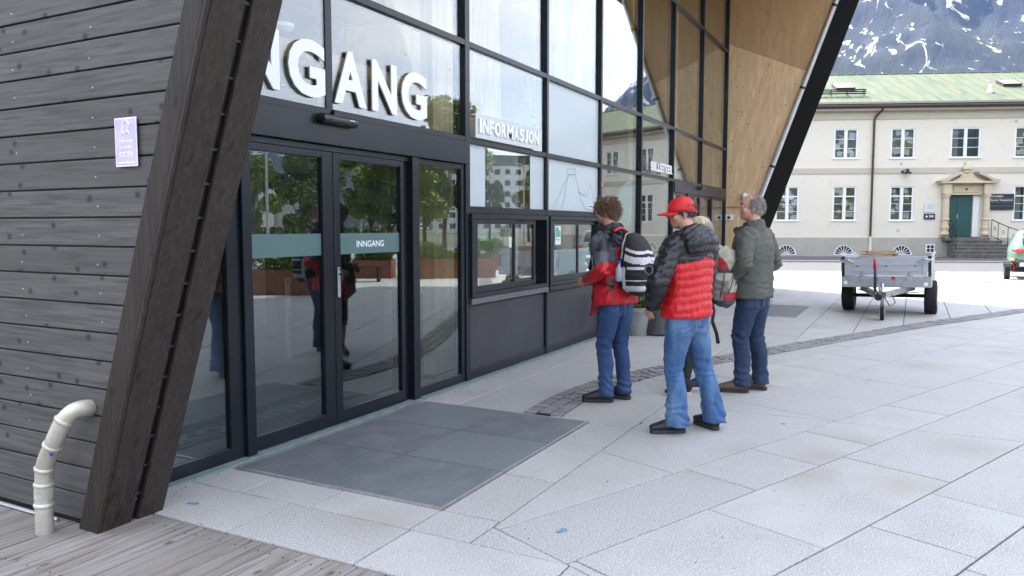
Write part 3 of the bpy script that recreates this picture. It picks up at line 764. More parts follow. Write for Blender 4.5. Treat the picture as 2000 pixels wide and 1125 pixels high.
# back facade: posts and glazing above a low parapet, solid from x=9
for i in range(12):
    x=XW+.4+i*1.4
    bboxmesh('back_post',x-.04,x+.04,YBACK-.15,YBACK,0,ZT,M['frame'])
bboxmesh('back_wall',9.4,XE0,YBACK-.35,YBACK-.2,0,3.3,M['clt'])
bboxmesh('back_wall_blocker',XW+.34,5.2,YBACK-.35,YBACK-.2,3.5,ZT,M['clt']); bboxmesh('back_wall_blocker',6.3,10.2,YBACK-.35,YBACK-.2,3.5,ZT,M['clt']); bboxmesh('back_wall_blocker',11.6,XE0,YBACK-.35,YBACK-.2,3.5,ZT,M['clt']); bboxmesh('back_wall_blocker',5.2,11.6,YBACK-.36,YBACK-.21,6.2,ZT,M['clt'])  # upper wall added to block the sky and darken the interior
bboxmesh('back_beam',XW+.34,XE0,YBACK-.3,YBACK-.05,3.2,3.5,M['frame'])
# ceiling slab over the entrance part
cl=bboxmesh('lowered_ceiling',XW+.35,8.1,5.9,13.2,3.32,3.42,M['plaster_i'])
g=MB()
for x in (3.6,4.8,6.0,7.2): g.box(x,x+.012,5.9,13.2,3.312,3.32)
for y in (7.1,8.3,9.5,10.7): g.box(XW+.35,8.1,y,y+.012,3.311,3.3195)
hb(g,'ceiling_joints',M['concrete'],cl)
g=MB(); g.tube([(3.2,5.2,3.22),(9.6,5.6,3.22)],.11,16); hb(g,'timber_clad_duct',M['clt'],smooth=False)
g=MB(); g.lathe([(.10,0),(.10,-.03),(.06,-.06),(.0,-.062)],20,c=(5.1,4.9,3.3),caps=False); hb(g,'ceiling_lamp',M['white'])
# concrete wall with slanted column, partition
g=MB(); g.prism([(6.9,0),(7.6,0),(8.4,3.3),(6.2,3.3)],9.0,9.25,f=lambda a,b,h:(h,a+2,b)); hb(g,'concrete_column',M['concrete'],fix=True)
bboxmesh('inner_partition',6.6,9.3,6.55,6.7,0,2.2,mat('dark_partition',(.035,.035,.038),.6))
bboxmesh('inner_partition',8.47,10.15,5.2,5.3,0,2.9,M['plaster_i'])
bboxmesh('spruce_column',6.50,6.93,4.28,4.42,.0,7.3,M['clt_side'])
bboxmesh('column_foot',6.48,6.95,4.26,4.44,.0,.05,M['alu'])
def slanted(x0,y0,x1,y1,z0,z1,w,d):
    g=MB(); g.add([(x+ (dx),y+dy,z) for x,y,z in ((x0,y0,z0),(x1,y1,z1)) for dy in (0,d) for dx in (0,w)],[(0,2,3,1),(4,5,7,6),(0,1,5,4),(2,6,7,3),(0,4,6,2),(1,3,7,5)]); hb(g,'slanted_column',M['clt_side'],fix=True)
slanted(9.9,6.4,7.2,6.4,2.6,7.3,.75,.12)
slanted(10.9,6.6,10.7,6.6,2.9,7.3,1.35,.12)
slanted(13.4,6.0,14.6,6.0,0,7.3,.34,.14)
slanted(14.5,6.3,13.9,6.3,0,7.3,.34,.14)
slanted(16.9,5.6,16.3,5.6,0,7.3,.30,.14)
slanted(17.6,5.0,17.6,5.0,0,7.3,.30,.14)
for x in (12.6,14.4,16.2): bboxmesh('inner_spruce_wall',x,x+1.77,9.0,9.15,0,6.4,M['clt'])
bboxmesh('ticket_counter',6.75,10.1,4.55,5.1,.0,.86,M['clt'])
# doormat inside with lettering
t=thing('welcome_mat','dark inner doormat with pale word Velkommen seen through the glass doors','doormat',(4.4,4.75,0))
MB().box(2.95,5.62,4.47,4.98,.004,.012).build('mat_fabric',M['matdark'],t,True)
T=fit_text('lettering','velkommen',M['matgrey'],(3.02,4.56,.0122),(1,0,0),(0,1,0),2.45,.30,.0006,.012); T.parent=t; T.location=-Vector(t.location)
# stanchions
def stanchion(x,y,label):
    t=thing('queue_post',label,'barrier post',(x,y,0))
    MB().lathe([(.165,0),(.165,.02),(.05,.05),(.03,.055)],24).build('foot',M['concrete'],t,auto=True)
    MB().lathe([(.03,.05),(.03,.92),(.04,.93),(.04,.98),(.0,.985)],16).build('post',M['steel'],t,auto=True)
for x,y,l in ((6.55,6.3,'grey belt barrier post inside, nearest behind the left sliding door'),(8.2,9.8,'belt barrier post farther inside the hall behind the glass')): stanchion(x,y,l)
# inner table and chairs far inside
t=thing('inner_table','low table inside the hall seen through the left side light','table',(7.5,12.0,0))
MB().box(-.6,.6,-.35,.35,.70,.73).build('top',M['plaster_i'],t)
for sx in (-1,1):
    for sy in (-1,1): MB().tube([(.52*sx,.28*sy,0),(.5*sx,.27*sy,.70)],.018,6).build('leg',M['black'],t)
# ---------------- signs ----------------
def letters_sign(name,label,txt,xs,z0,z1,y,ext,m,off,parent=None,dy=0):
    t=thing(name,label,'sign',(xs[0][0],y,z0))
    for ch,(a,b) in zip(txt,xs):
        o=fit_text('letter',ch,m,(a,y,z0),(1,0,0),(0,0,1),b-a,z1-z0,ext,off); o.parent=t; o.location=-Vector(t.location)
    return t
letters_sign('entrance_lettering','big white raised letters INNGANG over the automatic doors','INNGANG',[(3.03,3.11),(3.25,3.60),(3.715,4.045),(4.13,4.51),(4.615,4.995),(5.07,5.405),(5.475,5.86)],2.495,2.905,3.934,.012,M['white'],.035)
t=thing('information_sign','white raised word INFORMASJON on a pale plate over the hatch','sign',(7.4,3.88,2.43))
g=MB(); g.box(6.66,8.19,3.885,3.892,2.44,2.68); M['plate']=glass_mat('acrylic_plate',(.80,.85,.84),k=1.0,add=.05); 
M['plate2']=mat('plate_film',(.60,.64,.63),.4); g.build('plate',M['plate2'],t,True)
xs=[];wd={'I':.055,'N':.14,'F':.115,'O':.155,'R':.13,'M':.165,'A':.14,'S':.125,'J':.105}
tot=sum(wd[c] for c in 'INFORMASJON')+.022*10; k_=(8.06-6.70)/tot; x=6.72
for c in 'INFORMASJON':
    w_=wd[c]*k_; o=fit_text('letter',c,M['white'],(x,3.882,2.492),(1,0,0),(0,0,1),w_,.142,.012,.035); o.parent=t; o.location=-Vector(t.location); x+=w_+.022*k_
t=thing('ticket_sign','small white raised word BILLETTER above the red capped man','sign',(12.9,3.87,2.48))
wd.update({'B':.13,'L':.105,'E':.115,'T':.12}); tot=sum(wd[c] for c in 'BILLETTER')+.02*8; k_=1.24/tot; x=12.3
for c in 'BILLETTER':
    w_=wd[c]*k_; o=fit_text('letter',c,M['white'],(x,3.865,2.485),(1,0,0),(0,0,1),w_,.15,.012,.03); o.parent=t; o.location=-Vector(t.location); x+=w_+.02*k_
# door sensor
def sensor(x,z,label,s=1.):
    t=thing('door_sensor',label,'sensor',(x,3.885,z))
    g=MB(); g.loft([(-.19*s,0,0),(-.185*s,-.03,0),(.185*s,-.03,0),(.19*s,0,0)],[(.02,.02),(.04,.036),(.04,.036),(.02,.02)],front=(0,-1,0),n=16,p=3); g.build('housing',M['black'],t,auto=True)
    g=MB(); g.box(-.12*s,.12*s,-.073,-.0685,-.012,.002); g.build('lens',M['frame2'],t)
    g=MB(); g.box(.09*s,.15*s,-.0725,-.071,.008,.013); g.build('maker_mark',M['white'],t)
sensor(4.565,2.345,'black motion sensor box on the beam over the sliding doors')
sensor(15.72,2.34,'small black motion sensor over the far doors',.6)
# floodlight on the mullion, hanging lamps inside
t=thing('floodlight','small grey floodlight behind the glass above the INFORMASJON sign','lamp',(8.30,4.1,3.10))
g=MB(); g.box(-.11,.05,-.02,.02,-.10,.07,M=Matrix.Rotation(R(25),4,'Y')); g.build('lamp_head',M['alu'],t)
g=MB(); g.tube([(.0,0,.04),(.10,0,.03)],.012,6); g.build('arm',M['black'],t)
for zz,l in ((2.86,'upper of two little black speakers on the mullion beside the floodlight'),(2.76,'lower of two little black speakers on the mullion beside the floodlight')):
    o=MB().ell((0,0,0),(.035,.03,.03)).build('small_speaker',M['black']); o.location=(8.375,4.07,zz); tag(o,l,'speaker')
# stickers on glass
M['stickw']=mat('sticker_white',(.7,.72,.72),.5); M['red']=mat('sticker_red',(.55,.03,.03),.5); M['stickb']=mat('sticker_blue',(.04,.30,.60),.5); M['stickg']=mat('sticker_green',(.12,.45,.10),.5)
t=thing('window_poster','small white poster with blue and green emblem on the second hatch pane','poster',(8.72,3.909,1.45))
MB().box(8.63,8.80,3.909,3.910,1.335,1.565).build('sheet',M['stickw'],t,True)
g=MB(); g.add([(8.645,3.9083,1.43),(8.735,3.9083,1.43),(8.735,3.9083,1.55),(8.645,3.9083,1.55)],[(0,1,2,3)]); g.build('emblem_blue',M['stickb'],t,True)
g=MB(); g.add([(8.66,3.9076,1.43),(8.79,3.9076,1.43),(8.79,3.9076,1.50),(8.70,3.9076,1.535)],[(0,1,2,3)]); g.build('emblem_green',M['stickg'],t,True)
T=fit_text('caption','Fjellbane',M['stickb'],(8.645,3.9085,1.385),(1,0,0),(0,0,1),.14,.026,.0003,.01); T.parent=t; T.location=-Vector(t.location)
t=thing('price_notice','clear price notice reading 550,- behind the first hatch glass','notice',(7.0,4.02,1.4))
MB().box(6.98,7.28,4.03,4.034,1.25,1.53).build('sheet',M['plate'],t,True)
T=fit_text('price','550,-',M['white'],(6.99,4.026,1.40),(1,0,0),(0,0,1),.16,.055,.0006,.02); T.parent=t; T.location=-Vector(t.location)
T=fit_text('price','100,-',M['white'],(6.99,4.026,1.27),(1,0,0),(0,0,1),.13,.045,.0006,.02); T.parent=t; T.location=-Vector(t.location)
t=thing('prohibition_sign','round red and white no entry sticker on the glass above the woman with the backpack','sign',(10.28,3.955,2.16))
g=MB(); g.lathe([(.0,0),(.085,0),(.085,.002),(0,.002)],28,caps=False); o=g.build('disc',M['stickw'],t); o.rotation_euler=(R(90),0,0)
g=MB(); g.lathe([(.066,.0025),(.085,.0025),(.085,.004),(.066,.004),(.066,.0025)],28,caps=False); o=g.build('red_ring',M['red'],t); o.rotation_euler=(R(90),0,0)
g=MB(); g.box(-.07,.07,-.006,.006,.0025,.0035,M=Matrix.Rotation(R(-45),4,'Z')); o=g.build('bar',M['red'],t); o.rotation_euler=(R(90),0,0)
g=MB(); g.box(-.018,.018,-.04,.045,.0022,.003); o=g.build('pictogram',M['black'],t); o.rotation_euler=(R(90),0,0)
# CCTV sign on the boards
M['lilac']=mat('faded_lilac_sign',(.52,.45,.78),.4,col2=(.62,.56,.82),scale=9)
A=onX(225,232,XW); B=onX(271,320,XW)
t=thing('surveillance_sign','faded lilac sign This area is under CCTV surveillance on dark boards','sign',(XW,(A.y+B.y)/2,(A.z+B.z)/2))
y0,y1=A.y,B.y+.0; z0,z1=B.z-.01,A.z; xx=XW-.002
g=MB(); g.box(xx-.004,xx,y1,y0,z0,z1); g.build('plate',M['white'],t,True,bevel=.001)
g=MB(); g.box(xx-.0046,xx-.004,y1+.005,y0-.005,z0+.006,z1-.006); g.build('print',M['lilac'],t,True)
H_=z1-z0
for s_,a,b,zc,hh in (('This area',.16,.84,.50,.065),('is under',.22,.80,.375,.06),('CCTV',.20,.82,.20,.105),('surveillance',.12,.90,.06,.06)):
    w_=(b-a)*(y0-y1); T=fit_text('lettering',s_,M['white'],(xx-.0047,y0-a*(y0-y1),z0+H_*zc),(0,-1,0),(0,0,1),w_,H_*hh,.0004,.02); T.parent=t; T.location=-Vector(t.location)
def yz(u,v): return (y0-u*(y0-y1), z0+v*H_)
g=MB()
pts=[yz(*p) for p in [(.36,.74),(.40,.88),(.55,.96),(.70,.86),(.60,.74)]]
for a,b in zip(pts[:-1],pts[1:]):
    g.tube([(xx-.005,a[0],a[1]),(xx-.005,b[0],b[1])],.0035,6)
for a,b in [((.36,.74),(.30,.66)),((.36,.74),(.44,.67)),((.60,.74),(.68,.66)),((.60,.74),(.52,.68)),((.44,.67),(.50,.74))]:
    a,b=yz(*a),yz(*b); g.tube([(xx-.005,a[0],a[1]),(xx-.005,b[0],b[1])],.0035,6)
g.build('camera_symbol',M['white'],t,True)
# white board stand and exit sign inside far door, wall switches
def onfac(px,py,Y): return onY(px,py,Y)
t=thing('notice_board','white notice board on a stand just inside the far doors','notice board',(16.4,4.6,0))
MB().box(-.28,.28,-.02,.02,1.15,1.85).build('board',M['stickw'],t)
MB().box(-.31,.31,.0,.03,1.12,1.88).build('frame',M['alu'],t)
MB().box(-.03,.03,0,.04,0,1.12).build('post',M['alu'],t)
for i,(px,py) in enumerate(((1424,425),)):
    p=onX(px,py,XE0); t=thing('wall_switch','small white and grey socket box low on the spruce end wall','switch',(XE0,p.y,p.z))
    MB().box(-.04,0,-.10,.10,-.07,.07).build('box',M['white'],t,bevel=.01); MB().box(-.046,-.0405,-.03,.03,-.03,.03).build('cover',M['black'],t)
g=MB(); g.tube([(XE0-.03,3.9,2.02),(XE0-.03,3.2,2.02)],.012,6); o=g.build('wall_conduit',M['steel']); tag(o,'thin grey conduit running across the spruce end wall','conduit')
g=MB(); g.ell((0,0,0),(.08,.08,.075)); o=g.build('globe_lamp',M['lamp_glass'],smooth=True); p=onX(1455,383,XE0); o.location=(XE0-.09,p.y,p.z); tag(o,'white globe lamp on the spruce end wall above the grey haired man','lamp')
# sail banner behind the glass
p0=onY(1255,458,4.6); M['aqua']=mat('aqua_fabric',(.22,.42,.42),.7,col2=(.30,.50,.50),scale=2,stretch=(6,6,.5))
t=thing('sail_banner','pale teal sail banner with Romsdalen lettering behind the glass','banner',(12.95,4.55,0))
g=MB(); outl=[(12.35,1.0),(13.0,1.0),(13.55,2.05),(13.7,2.38),(13.1,2.36),(12.75,2.2),(12.45,1.7)]
g.prism(outl,4.55,4.556,f=lambda a,b,h:(a,h,b)); g.build('sail',M['aqua'],t,True,fix=True)
T=fit_text('lettering','Romsdalen',M['white'],(12.72,4.545,.95),(.12,0,1),(-1,0,.12),1.05,.26,.001,.012); T.parent=t; T.location=-Vector(t.location)
T=fit_text('lettering','Event & Opplev',M['white'],(13.12,4.545,1.05),(.30,0,1),(-1,0,.30),.95,.14,.001,.01); T.parent=t; T.location=-Vector(t.location)
g=MB(); g.tube([(12.3,4.56,0),(12.33,4.56,1.5),(12.6,4.56,2.15),(13.2,4.56,2.40),(13.75,4.56,2.4)],.012,6); g.build('pole',M['black'],t,True)
# ---------------- drain pipe at the wall ----------------
t=thing('bent_drainpipe','dented zinc drainpipe bending out of the dark wall into the deck','drainpipe',(XW-.1,4.1,0))
def X2(px,py,xo): return onX(px,py,XW+xo)
P=[Vector((XW+.03,X2(180,800,0).y,X2(180,800,0).z)),]
raw=[(182,797,.03),(168,797,-.02),(145,803,-.07),(125,822,-.105),(112,848,-.12),(103,870,-.125),(92,895,-.13),(87,915,-.13),(86,945,-.13),(86,985,-.13),(87,1036,-.13)]
P=[X2(a,b,c) for a,b,c in raw]; P[-1].z=-.05
rr=.042
segs=[(0,3),(3,5),(5,7),(7,8),(8,9),(9,10)]
Q=[]
for i in range(len(P)-1):
    for k in range(4): 
        tt=k/4; a=P[max(i-1,0)];b=P[i];c=P[i+1];d=P[min(i+2,len(P)-1)]
        Q.append(.5*((2*b)+(-a+c)*tt+(2*a-5*b+4*c-d)*tt*tt+(-a+3*b-3*c+d)*tt**3))
Q.append(P[-1])
for a,b in segs:
    q=Q[a*4:b*4+1]; 
    MB().tube(q,rr,20).build('pipe_segment',M['zinc'],t,True,auto=True)
for i in (3,5,7,8,9):
    c=Q[i*4]; d=(Q[min(i*4+1,len(Q)-1)]-Q[i*4-1]).normalized()
    MB().tube([c-d*.012,c-d*.007,c,c+d*.007,c+d*.012],[rr+.001,rr+.0055,rr+.007,rr+.0055,rr+.001],20).build('collar',M['zinc'],t,True,auto=True)
MB().tube([Q[31]-Vector((0,0,.01)),Q[33],Q[35]],rr+.0025,20).build('repair_tape',mat('worn_tape',(.55,.53,.46),.6,col2=(.40,.37,.30),scale=20),t,True,auto=True)
c=Q[22]; MB().ell(tuple(c+Vector((-.02,-.045,0))),(.008,.012,.012)).build('clamp_bolt',mat('blue_bolt',(.03,.06,.35),.4),t,True)
# =====================================================================================
# CREAM TWO-STOREY HOUSE WITH COPPER ROOF
# =====================================================================================
O_=FW*41.2+RT*14.284; c5,s5=math.cos(R(5.2)),math.sin(R(5.2)); WV=RT*c5-FW*s5
house=thing('cream_house','long cream rendered two storey house with green copper roof and columned doorway','building',(O_.x,O_.y,0),math.atan2(WV.y,WV.x))
# local frame: x along the front, y into the house, z up
SX0,SX1=-14.,24.8; DEP=11.
def ho(mb,name,m,parent=None,**k): return mb.build(name,m,parent or house,**k)
UP=[-9.35,-6.45,-3.55,-.62,2.69,5.57,8.57,11.73]; LOW=[-9.5,-6.5,-3.4,-.22,2.72,5.63,None,11.81]
ups=[(x,x+(1.5 if abs(x-8.57)<.1 else 1.24),5.17,6.70) for x in UP]+[(x,x+1.24,5.17,6.70) for x in (14.7,17.7,20.7)]
lows=[(x,x+1.22,1.91,3.69) for x in LOW if x is not None]+[(x,x+1.22,1.91,3.69) for x in (14.7,17.7,20.7)]
door_op=(8.62,10.2,1.03,3.24)
ops=ups+lows+[door_op]
xs=sorted(set([SX0,SX1]+[o[0] for o in ops]+[o[1] for o in ops])); zs=sorted(set([1.0,7.2]+[o[2] for o in ops]+[o[3] for o in ops]))
g=MB()
for i in range(len(xs)-1):
    for j in range(len(zs)-1):
        cx,cz=(xs[i]+xs[i+1])/2,(zs[j]+zs[j+1])/2
        if any(o[0]<cx<o[1] and o[2]<cz<o[3] for o in ops): continue
        g.add([(xs[i],0,zs[j]),(xs[i+1],0,zs[j]),(xs[i+1],0,zs[j+1]),(xs[i],0,zs[j+1])],[(0,1,2,3)])
for x0,x1,z0,z1 in ops:
    d=.16
    g.add([(x0,0,z0),(x0,d,z0),(x0,d,z1),(x0,0,z1)],[(0,1,2,3)]); g.add([(x1,0,z0),(x1,0,z1),(x1,d,z1),(x1,d,z0)],[(0,1,2,3)])
    g.add([(x0,0,z0),(x1,0,z0),(x1,d,z0),(x0,d,z0)],[(0,1,2,3)]); g.add([(x0,0,z1),(x0,d,z1),(x1,d,z1),(x1,0,z1)],[(0,1,2,3)])
ho(g,'front_wall',M['ylwall'])
g=MB(); g.box(SX1-.01,SX1,0,DEP,0,7.6); g.box(SX0,SX0+.01,0,DEP,0,7.6); g.box(SX0,SX1,DEP-.01,DEP,0,7.6); ho(g,'rear_walls',M['ylwall'])
g=MB(); g.box(SX0+.3,SX1-.3,1.2,1.3,.2,7.4); ho(g,'inner_wall',M['room'])
ho(MB().box(SX0-.02,SX1+.02,-.045,.16,4.37,4.66),'band_course',M['yltrim'])
ho(MB().box(SX0-.02,SX1+.02,-.05,.16,7.18,7.62),'frieze',M['yltrim'])
ho(MB().box(SX0-.1,SX1+.1,-.34,.16,7.60,7.72),'cornice',M['yltrim'])
# plinth with arched cellar windows
arches=[-6.2,-3.1,-.12,2.85,5.80,14.2,17.2]
g=MB(); px_prev=SX0-.03
def arch_pts(x0): return [(x0+.53+.53*math.cos(a),.10+.56*math.sin(a)) for a in [math.pi*k/12 for k in range(13)]]
cuts=[(x0,x0+1.06,arch_pts(x0)) for x0 in arches]
x=SX0-.03
def quad(x0,z0,x1,z1): g.add([(x0,-.06,z0),(x1,-.06,z0),(x1,-.06,z1),(x0,-.06,z1)],[(0,1,2,3)])
for x0,x1,ap in cuts:
    quad(x,0,x0,1.01); quad(x0,0,x1,.10)
    for (a,b),(c,d) in zip(ap[:-1],ap[1:]):
        g.add([(c,-.06,d),(a,-.06,b),(a,-.06,1.01),(c,-.06,1.01)],[(0,1,2,3)]); g.add([(a,-.06,b),(c,-.06,d),(c,.12,d),(a,.12,b)],[(0,1,2,3)])
    x=x1
quad(x,0,SX1+.03,1.01)
g.add([(SX0,-.06,1.01),(SX1,-.06,1.01),(SX1,0,1.01),(SX0,0,1.01)],[(0,1,2,3)])
ho(g,'plinth',M['plinth'])
for x0,x1,ap in cuts:
    cxx=x0+.53; w=MB()
    # white fan frame
    for k in range(12):
        a0,a1=math.pi*k/12,math.pi*(k+1)/12
        for r0,r1 in ((.45,.53),):
            q=[(cxx+r*math.cos(a),zc,.10+r*math.sin(a)*1.05) for zc in (-.02,.03) for r,a in ((r0,a0),(r1,a0),(r1,a1),(r0,a1))]
            w.add(q,[(0,1,2,3),(4,7,6,5),(0,3,7,4),(1,5,6,2)])
    for k in range(1,8):
        a=math.pi*k/8; dx,dz=math.cos(a),math.sin(a); n=(-dz*.014,dx*.014)
        w.add([(cxx+dx*r+n[0]*s_,yy,.10+dz*r+n[1]*s_) for yy in (-.01,.02) for r,s_ in ((.07,-1),(.47,-1),(.47,1),(.07,1))],[(3,2,1,0),(4,5,6,7),(0,1,5,4),(2,3,7,6)])
    w.box(x0,x1,-.03,.03,.06,.13)
    W_=ho(w,'cellar_window',M['winwhite'],fix=True)
    MB().add([(c[0],.05,c[1]) for c in ap],[tuple(range(13))]).build('pane',mat('cellar_glass',(.02,.022,.025),.12),W_)
w=MB(); w.box(7.52,7.98,-.08,-.02,.20,.26); w.box(7.52,7.98,-.08,-.02,.61,.67); w.box(7.52,7.58,-.08,-.02,.26,.61); w.box(7.92,7.98,-.08,-.02,.26,.61); w.box(7.73,7.77,-.08,-.02,.26,.61); w.box(7.58,7.92,-.078,-.022,.42,.45)
W_=ho(w,'small_cellar_window',M['winwhite']); MB().box(7.56,7.95,-.064,-.06,.24,.63).build('pane',M['black'],W_)
# windows
def window(x0,x1,z0,z1,rows,kite,sill_deep=False,split_top=False,seed=0):
    rr_=random.Random(seed); w=MB(); y0,y1=.03,.09; e=.0015
    x0+=e;x1-=e;z0+=e;z1-=e
    w.box(x0,x1,y0,y1,z0,z0+.055); w.box(x0,x1,y0,y1,z1-.055,z1); w.box(x0,x0+.055,y0,y1,z0+.055,z1-.055); w.box(x1-.055,x1,y0,y1,z0+.055,z1-.055)
    xm=(x0+x1)/2; w.box(xm-.05,xm+.05,y0-.008,y1,z0+.055,z1-.055)
    H0,H1=z0+.055,z1-.055; cols=[(x0+.055,xm-.05),(xm+.05,x1-.055)]
    if split_top: zb=[H0+(H1-H0)*k for k in (0,.235,.47,.735,1.)]; zb=[H0,H0+(H1-H0)*.25,H0+(H1-H0)*.49,H0+(H1-H0)*.73,H1]
    else: zb=[H0+(H1-H0)*k/rows for k in range(rows+1)]
    for (a,b) in cols:
        w.box(a,a+.035,y0+.005,y1,H0,H1); w.box(b-.035,b,y0+.005,y1,H0,H1)
        for z in zb[1:-1]:
            t_=.035 if (split_top and z==zb[-2]) else .012
            w.box(a+.035,b-.035,y0+.006,y1-.01,z-t_,z+t_)
    W_=ho(w,'window',M['winwhite'])
    for (a,b) in cols:
        for z,zz in zip(zb[:-1],zb[1:]): MB().box(a+.036,b-.036,y0+.02,y0+.024,z+.013,zz-.013).build('pane',M['wpane'],W_)
    d=.09 if sill_deep else .05
    MB().box(x0-.06,x1+.06,-d,.029,z0-.05,z0-.002).build('sill',M['winwhite'],W_)
    if kite!=2:
        MB().box(x0,x1,.15,.16,z0,z1).build('dim_room_panel',M['room'],W_)  # flat panel coloured as the dim room behind the panes
        g=MB(); n=0
        for _ in range(9):
            cx,cz=rr_.uniform(x0+.15,x1-.15),rr_.uniform(z0+.12,z1-.15); s_=rr_.uniform(.13,.25); a=rr_.uniform(.4,1.1)
            q=[(cx+s_*math.cos(a+k*math.pi/2)*(1 if k%2 else .8),.125+.001*_,cz+s_*math.sin(a+k*math.pi/2)) for k in range(4)]
            g.add(q,[(0,1,2,3)])
        g.build('paper_decoration',M['paper'],W_)
    else:
        g=MB()
        for k in range(12): g.add([(x0+.06+k*.03,.14+.02*(k%2),z0+.05),(x0+.09+k*.03,.14+.02*((k+1)%2),z0+.05),(x0+.09+k*.03,.14+.02*((k+1)%2),z1-.05),(x0+.06+k*.03,.14+.02*(k%2),z1-.05)],[(0,1,2,3)])
        g.build('curtain',mat('grey_curtain',(.35,.34,.33),.9),W_); MB().box(x0,x1,.5,.51,z0,z1).build('dim_room_panel',mat('dark_interior',(.05,.05,.055),.9),W_)  # back sheet coloured dark to stand for the unlit interior
for i,(x0,x1,z0,z1) in enumerate(ups): window(x0,x1,z0,z1,3,2 if i==6 else 1,sill_deep=i==6,seed=i)
for i,(x0,x1,z0,z1) in enumerate(lows): window(x0,x1,z0,z1,4,1 if i<6 else 2,split_top=True,seed=50+i)
# roof: bed, sheets, seams, ridge, gutter
EY,EZ,RY,RZ=-.42,7.98,5.5,10.50; sl=math.atan2(RZ-EZ,RY-EY); LEN=math.hypot(RZ-EZ,RY-EY)
g=MB(); g.add([(SX0-.3,EY,EZ-.03),(SX1+.3,EY,EZ-.03),(SX1+.3,RY,RZ-.03),(SX0-.3,RY,RZ-.03),(SX0-.3,2*RY-EY,EZ-.03),(SX1+.3,2*RY-EY,EZ-.03)],[(0,1,2,3),(3,2,5,4)])
g.add([(SX0,0,7.6),(SX0,11,7.6),(SX0,RY,RZ-.05)],[(0,1,2)]); g.add([(SX1,0,7.6),(SX1,11,7.6),(SX1,RY,RZ-.05)],[(2,1,0)])
roof=ho(g,'roof',M['copper_old'])
pw=.62; nc=int((SX1-SX0+.6)/pw); cells=[]
sm=MB(); sm.box(.012,pw-.012,0,LEN/4-.006,0,.012); sme=sm.mesh('roof_sheet',[M['copper']])
for c in range(nc):
    xo=SX0-.3+c*pw
    off_=(c%2)*.33
    for k in range(4):
        o=link('roof_sheet',sme,roof); y=(k*LEN/4)
        o.location=(xo,EY+math.cos(sl)*y,EZ+math.sin(sl)*y+.0); o.rotation_euler=(sl,0,0)
g=MB()
for c in range(nc+1):
    x=SX0-.3+c*pw; a=Vector((x-.014,EY,EZ)); u=Vector((0,math.cos(sl),math.sin(sl))); v=Vector((0,-math.sin(sl),math.cos(sl))); q=[]
    for t_ in (0,LEN):
        for h_ in (0,.045):
            for dx in (0,.028): q.append(a+u*t_+v*h_+Vector((dx,0,0)))
    g.add(q,[(0,2,3,1),(4,5,7,6),(0,1,5,4),(2,6,7,3),(0,4,6,2),(1,3,7,5)])
g.build('standing_seams',mat('copper_seam_light',(.17,.185,.12),.6),roof,kind='stuff')
g=MB(); g.tube([(SX0-.3,RY,RZ+.02),(SX1+.3,RY,RZ+.02)],.06,8); g.build('ridge_cap',M['copper_old'],roof)
g=MB(); g.box(SX0-.3,SX1+.3,EY-.02,EY+.01,7.93,8.03); g.build('eaves_flashing',mat('eaves_sheet',(.30,.30,.24),.6),roof)
# snow guard rail & gutter
g=MB(); 
for k in range(12):
    a=math.pi+math.pi*k/11
g.tube([(SX0-.3,EY-.05,7.80),(SX1+.3,EY-.05,7.80)],.085,12); g.build('gutter',M['brown'],roof)
g=MB(); g.box(SX0-.2,SX1+.2,EY+.06,-.02,7.72,7.90); ho(g,'soffit',M['brown'])
# downpipe
g=MB(); g.tube([(4.98,-.42,7.78),(4.98,-.36,7.62),(4.72,-.14,7.30),(4.68,-.10,7.1),(4.68,-.10,1.05)],.055,10); D_=ho(g,'downpipe',M['brown'],auto=True)
for z in (6.8,5.3,3.6,2.0): MB().tube([(4.68,-.10,z-.02),(4.68,-.10,z+.02)],.066,10).build('bracket',M['brown'],D_)
g=MB(); g.tube([(4.68,-.12,1.06),(4.68,-.12,.0)],.075,12); ho(g,'pipe_shoe',M['ylwall'],auto=True)
# skylights, vents on the roof (parts)
def on_roof(x,y): return Vector((x,y,EZ+(y-EY)*math.tan(sl)))
def roof_hatch(x,y,w_,h_):
    g=MB(); Mx=Matrix.Translation(on_roof(x,y))@Matrix.Rotation(sl,4,'X'); g.box(0,w_,0,h_,0,.17,M=Mx); F_=g.build('skylight',M['brown'],roof)
    g=MB(); g.box(.05,w_-.05,.05,h_-.05,.171,.18,M=Mx); g.build('skylight_glass',mat('skylight_pane',(.35,.40,.45),.1,.3),F_)
roof_hatch(3.35,2.0,1.0,.95); roof_hatch(12.2,2.3,.95,.9)
g=MB(); 
for dz in (.14,.24,.34): g.tube([tuple(on_roof(1.8,.9)+Vector((0,0,dz))),tuple(on_roof(4.55,.9)+Vector((0,0,dz)))],.035,6)
for x in (1.9,2.75,3.6,4.45): g.tube([tuple(on_roof(x,.9)),tuple(on_roof(x,.9)+Vector((0,0,.36)))],.02,6); g.tube([tuple(on_roof(x,1.25)),tuple(on_roof(x,.9)+Vector((0,0,.33)))],.018,6)
g.build('snow_guard',M['iron'],roof)
p=on_roof(11.0,1.25); g=MB(); g.lathe([(.15,-.1),(.14,.12),(.09,.18),(.075,.50),(.11,.51),(.11,.60),(.0,.62)],16,c=tuple(p),caps=False); g.build('roof_vent',M['steel'],roof,auto=True)
# wall vents
for x,z in ((6.15,4.87),(9.33,4.87),(11.75,7.0),(6.1,1.38),(12.4,1.45)): ho(MB().box(x-.07,x+.07,-.01,.0,z-.07,z+.07),'wall_vent',M['yltrim'])
